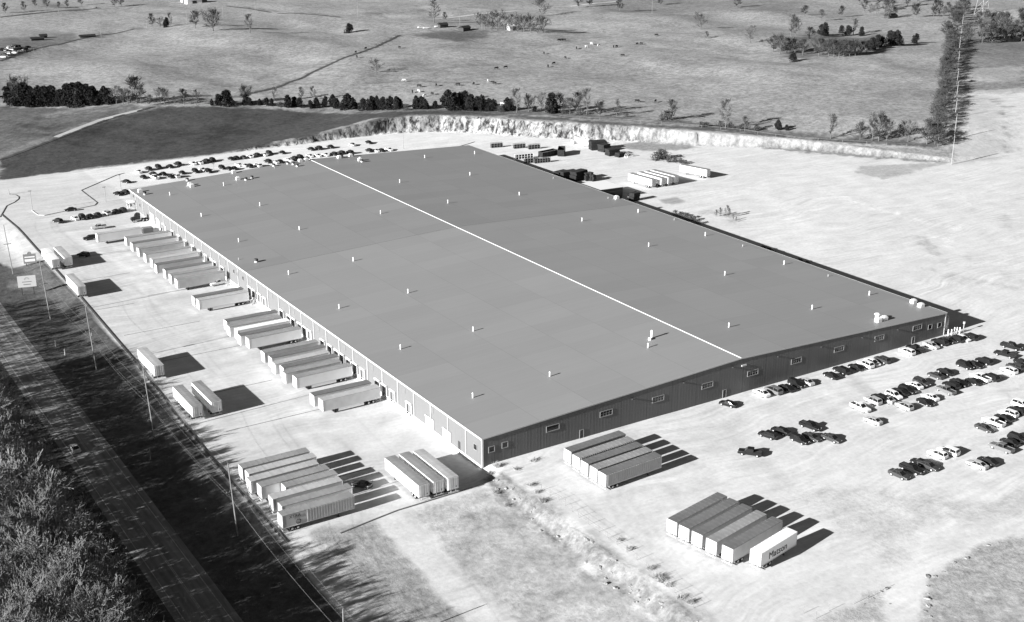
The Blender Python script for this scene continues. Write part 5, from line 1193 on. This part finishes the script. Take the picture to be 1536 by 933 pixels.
for k, (x, y, L) in enumerate(((937,234,6),(945,236,5))):
    p = at(x, y); r = empty('tyre_frame', p, R(20*k)); tag(r, ['pale curved metal frame left of two beside the scrap', 'pale curved metal frame right of two beside the scrap'][k], 'scrap')
    b = MB()
    for j in range(3):
        for i in range(8): a0, a1 = math.pi*i/8, math.pi*(i+1)/8; b.tube((L/2*math.cos(a0), j*.8, 2*math.sin(a0)), (L/2*math.cos(a1), j*.8, 2*math.sin(a1)), .12, n=4)
    b.build('hoop', M_GALV, r)
for k, (x, y, h) in enumerate(((985,240,4),(992,238,4.6),(997,239,4),(1003,243,2.6),(1012,244,2.4),(1021,245,2.4),(1028,246,2.0))):
    p = at(x, y); tree(BUSH, p, h, f'dark brush heap, {nth(k+1)} from the left beside the white trailers' if k < 3 else f'dry brush tangle, {nth(k-2)} from the left behind the white trailers', 'brush behind the white trailers', 1.2)
for k, (x, y, h) in enumerate(((1013,323,2.0),(1021,326,2.2),(1030,329,2.6),(1037,332,2.4),(1046,336,2.0),(1146,377,2.2),(1154,381,2.4),(1162,384,1.8),(1200,396,2.0),(1210,398,1.5))):
    p = at(x, y); tree(BUSH, p, h, f'dark weed clump, {nth(k+1)} from the left along the east wall', 'weeds along the east wall', 1.3)
for k, (x, y, h) in enumerate(((1074,326,2.2),(1080,324,2.5),(1090,325,3.4),(1093,327,3),(1100,331,2.0),(1104,333,1.6))):
    ptree(FARP, x, y, y-h*5.2, f'spindly sapling, {nth(k+1)} from the left beyond the east wall', 'saplings beyond the east wall', .9)
random.seed(12)
for k, (x, y, h) in enumerate(((800,693,1.2),(797,728,1.1),(806,740,1.0),(815,754,1.2),(930,812,.8),(944,826,.9),(975,856,1.1),(983,868,1.2),(992,873,1.3),(1001,880,1.0),(1020,900,1.3),(1034,905,1.1),(745,740,1.0),(760,760,.9),(745,702,1.4),(735,712,1.2),(775,705,.9))):
    p = at(x, y); tree(WEED, p, h, f'scrubby weed, {nth(k+1)} of those along the dirt bank crest', 'weeds along the dirt bank', 1.2)
# boulders along the gap at the lower right
M_ROCK = mat('boulder', .27, .95, noise=.2, scale=1.2, bump=.6)
def rock(seed):
    rnd = random.Random(seed); import bmesh
    bm = bmesh.new(); bmesh.ops.create_icosphere(bm, subdivisions=2, radius=1)
    for v in bm.verts: v.co *= 1+rnd.uniform(-.3, .3); v.co.z *= .6; v.co.x *= 1.25
    me_ = bpy.data.meshes.new('boulder'); bm.to_mesh(me_); bm.free(); me_.materials.append(M_ROCK)
    o = bpy.data.objects.new('boulder', me_); COL.objects.link(o); tag(o, 'x', 'rock'); return o
RK = [rock(s) for s in (1, 2, 3)]
for i, (x, y, s) in enumerate(((1391,867,.7),(1392,879,.9),(1391,890,.8),(1392,899,1.0),(1393,909,.7),(1390,920,.9),(1395,928,.6),(1402,866,.6),(1415,858,.5),(1432,846,.5),(1450,838,.6),(1468,826,.5),(1482,820,.6),(1498,814,.5),(1322,890,.6),(1330,884,.7),(1335,908,.6),(1310,900,.5),(1296,907,.5))):
    place(RK[i % 3], at(x, y)-Vector((0,0,.2*s)), random.uniform(0, 6), f'pale boulder, {nth(i+1)} of those round the lower right gap', 'boulders round the lower right gap', s*random.uniform(.45,.95))
# loose stones and rubble at the foot of the dirt bank and rock cut
for i in range(46):
    x = random.uniform(-3.5, 1.6); y = random.uniform(-74, -5); s = random.uniform(.15, .42)
    place(RK[i % 3], (x, y, TG(x, y)+.02), random.uniform(0, 6), 'small pale stone lying on the dirt bank', 'stones on the dirt bank', s)
# metal stair at the docks, small frames
def stair(y, label):
    r = empty('dock_stair', (-1.0, y, 0)); tag(r, label, 'stairs'); b = MB()
    for k in range(5): b.box(-1.2+k*.3, -.9+k*.3, -.5, .5, -1.13+k*.22, -1.05+k*.22)
    b.build('treads', M_GALV, r); b = MB()
    for s in (-.5, .5):
        b.tube((-1.2, s, -.2), (.3, s, .9), .04, n=4)
        for k in range(3): b.tube((-1.1+k*.6, s, -1.1+k*.45), (-1.1+k*.6, s, -.15+k*.45), .04, n=4)
    b.build('handrail', M_WHITE, r)
stair(137.2, 'pale metal stair beside the docked pair'); stair(94.0, 'pale metal stair between the docked rows of five and six'); stair(159.5, 'pale metal stair beside the white pickups')
# box compactor at the north docks
r = empty('waste_compactor', (-4.2, 233.6, -.9)); tag(r, 'grey waste compactor box at the north end of the docks', 'compactor')
b = MB(); b.box(-3.2, .6, -1.2, 1.2, .2, 2.4); b.build('container', M_LOUV, r); b = MB(); b.box(.601, 3.0, -1.0, 1.0, .1, 1.6); b.build('press', M_GALV, r); b = MB(); b.box(-3.25, -3.201, -1.0, 1.0, .4, 2.2); b.build('door', M_DARK, r)

# ------------------------------------------------------------------ far farm, scrap heap, pylon
def house(px, py, wd, dp, h, label, wallm, roofm, rz=0.0, name='farm_shed', cat='shed'):
    p = at(px, py); r = empty(name, p, rz); tag(r, label, cat)
    b = MB(); b.box(-wd/2, wd/2, -dp/2, dp/2, -.3, h); b.build('wall', wallm, r)
    b = MB(); b.loft([[(x, -dp/2-.4, h+.01), (x, 0, h+dp*.28), (x, dp/2+.4, h+.01)] for x in (-wd/2-.4, wd/2+.4)]); b.build('roof', roofm, r)
    b = MB(); b.box(-wd*.15, wd*.15, -dp/2-.06, -dp/2-.003, 0, min(2.6, h-.4)); b.build('door', M_DARK, r)
house(769, 45, 8, 5, 3.2, 'small white farm building at the foot of the grove', M_WHITE, M_TRIM); house(664, 41, 7, 5, 2.2, 'low dark-roofed farm shed left of the grove', M_DARK, M_PILE)
house(697, 46, 8, 5, 2.4, 'low dark shed below the farmyard', M_DARK, M_PILE, R(15))
house(290, 5, 14, 8, 3.6, 'long white farmhouse at the upper edge left of centre', M_WHITE, M_TRIM); house(277, 3, 6, 5, 3, 'small white outbuilding left of the long farmhouse', M_WHITE, M_LOUV); house(303, 4, 8, 6, 3, 'dark outbuilding right of the long farmhouse', M_DARK, M_PILE)
car(631, 42, 'suv', 'white', R(80), 'white vehicle at the left end of the farmyard', None, True); car(639, 43, 'sedan', 'white', R(80), 'white car second from the left in the farmyard', None, True); car(657, 41, 'pickup', 'white', R(80), 'white pickup beside the low farm shed', None, True)
sc = [(4,87,'w','u'),(8,84,'k','p'),(12,82,'w','v'),(15,79,'k','u'),(18,76,'s','u'),(22,80,'w','c'),(25,76,'k','u'),(28,79,'s','c'),(31,75,'k','p'),(34,78,'w','c'),(37,76,'k','u'),(13,73,'w','v'),(20,71,'k','u'),(27,71,'k','v'),(41,72,'k','c'),(3,76,'k','u'),(9,77,'s','c')]
for i, (x, y, c, k) in enumerate(sorted(sc)): car(x, y, TK[k], CK[c], random.uniform(0, 3), f'{CK[c]} {KN[TK[k]]}, {nth(i+1)} from the left in the scrap heap at the left edge', 'vehicles in the scrap heap', True)
house(56, 60.5, 9, 4, 1.4, 'low dark shelter right of the scrap heap', M_DARK, M_PILE); house(65, 57, 5, 4, 1.8, 'small dark shelter beyond the scrap heap', M_DARK, M_PILE); house(131, 56, 11, 4, 1.0, 'long low dark feeder in the left pasture', M_DARK, M_PILE)
house(1336, 27, 10, 6, 2.0, 'low dark-roofed shelter on the upper right pasture', M_DARK, M_PILE)
p = at(1472, 22); r = empty('lattice_pylon', p); tag(r, 'pale steel lattice pylon rising out of the upper right wood', 'pylon')
b = MB(); zs = [0, 6, 12, 18, 24, 30, 36]; hw = [4.2, 3.6, 3.0, 2.5, 2.0, 1.5, 1.0]
for i in range(6):
    c0 = [(s*hw[i], t*hw[i], zs[i]) for s, t in ((-1,-1),(1,-1),(1,1),(-1,1))]; c1 = [(s*hw[i+1], t*hw[i+1], zs[i+1]) for s, t in ((-1,-1),(1,-1),(1,1),(-1,1))]
    for k in range(4): b.tube(c0[k], c1[k], .22, n=4); b.tube(c0[k], c1[(k+1) % 4], .1, n=3); b.tube(c0[(k+1) % 4], c1[k], .1, n=3)
b.build('tower', M_LIGHTPOLE, r); b = MB()
for z in (28, 33): b.box(-8, 8, -.2, .2, z, z+.4)
b.build('crossarm', M_LIGHTPOLE, r)
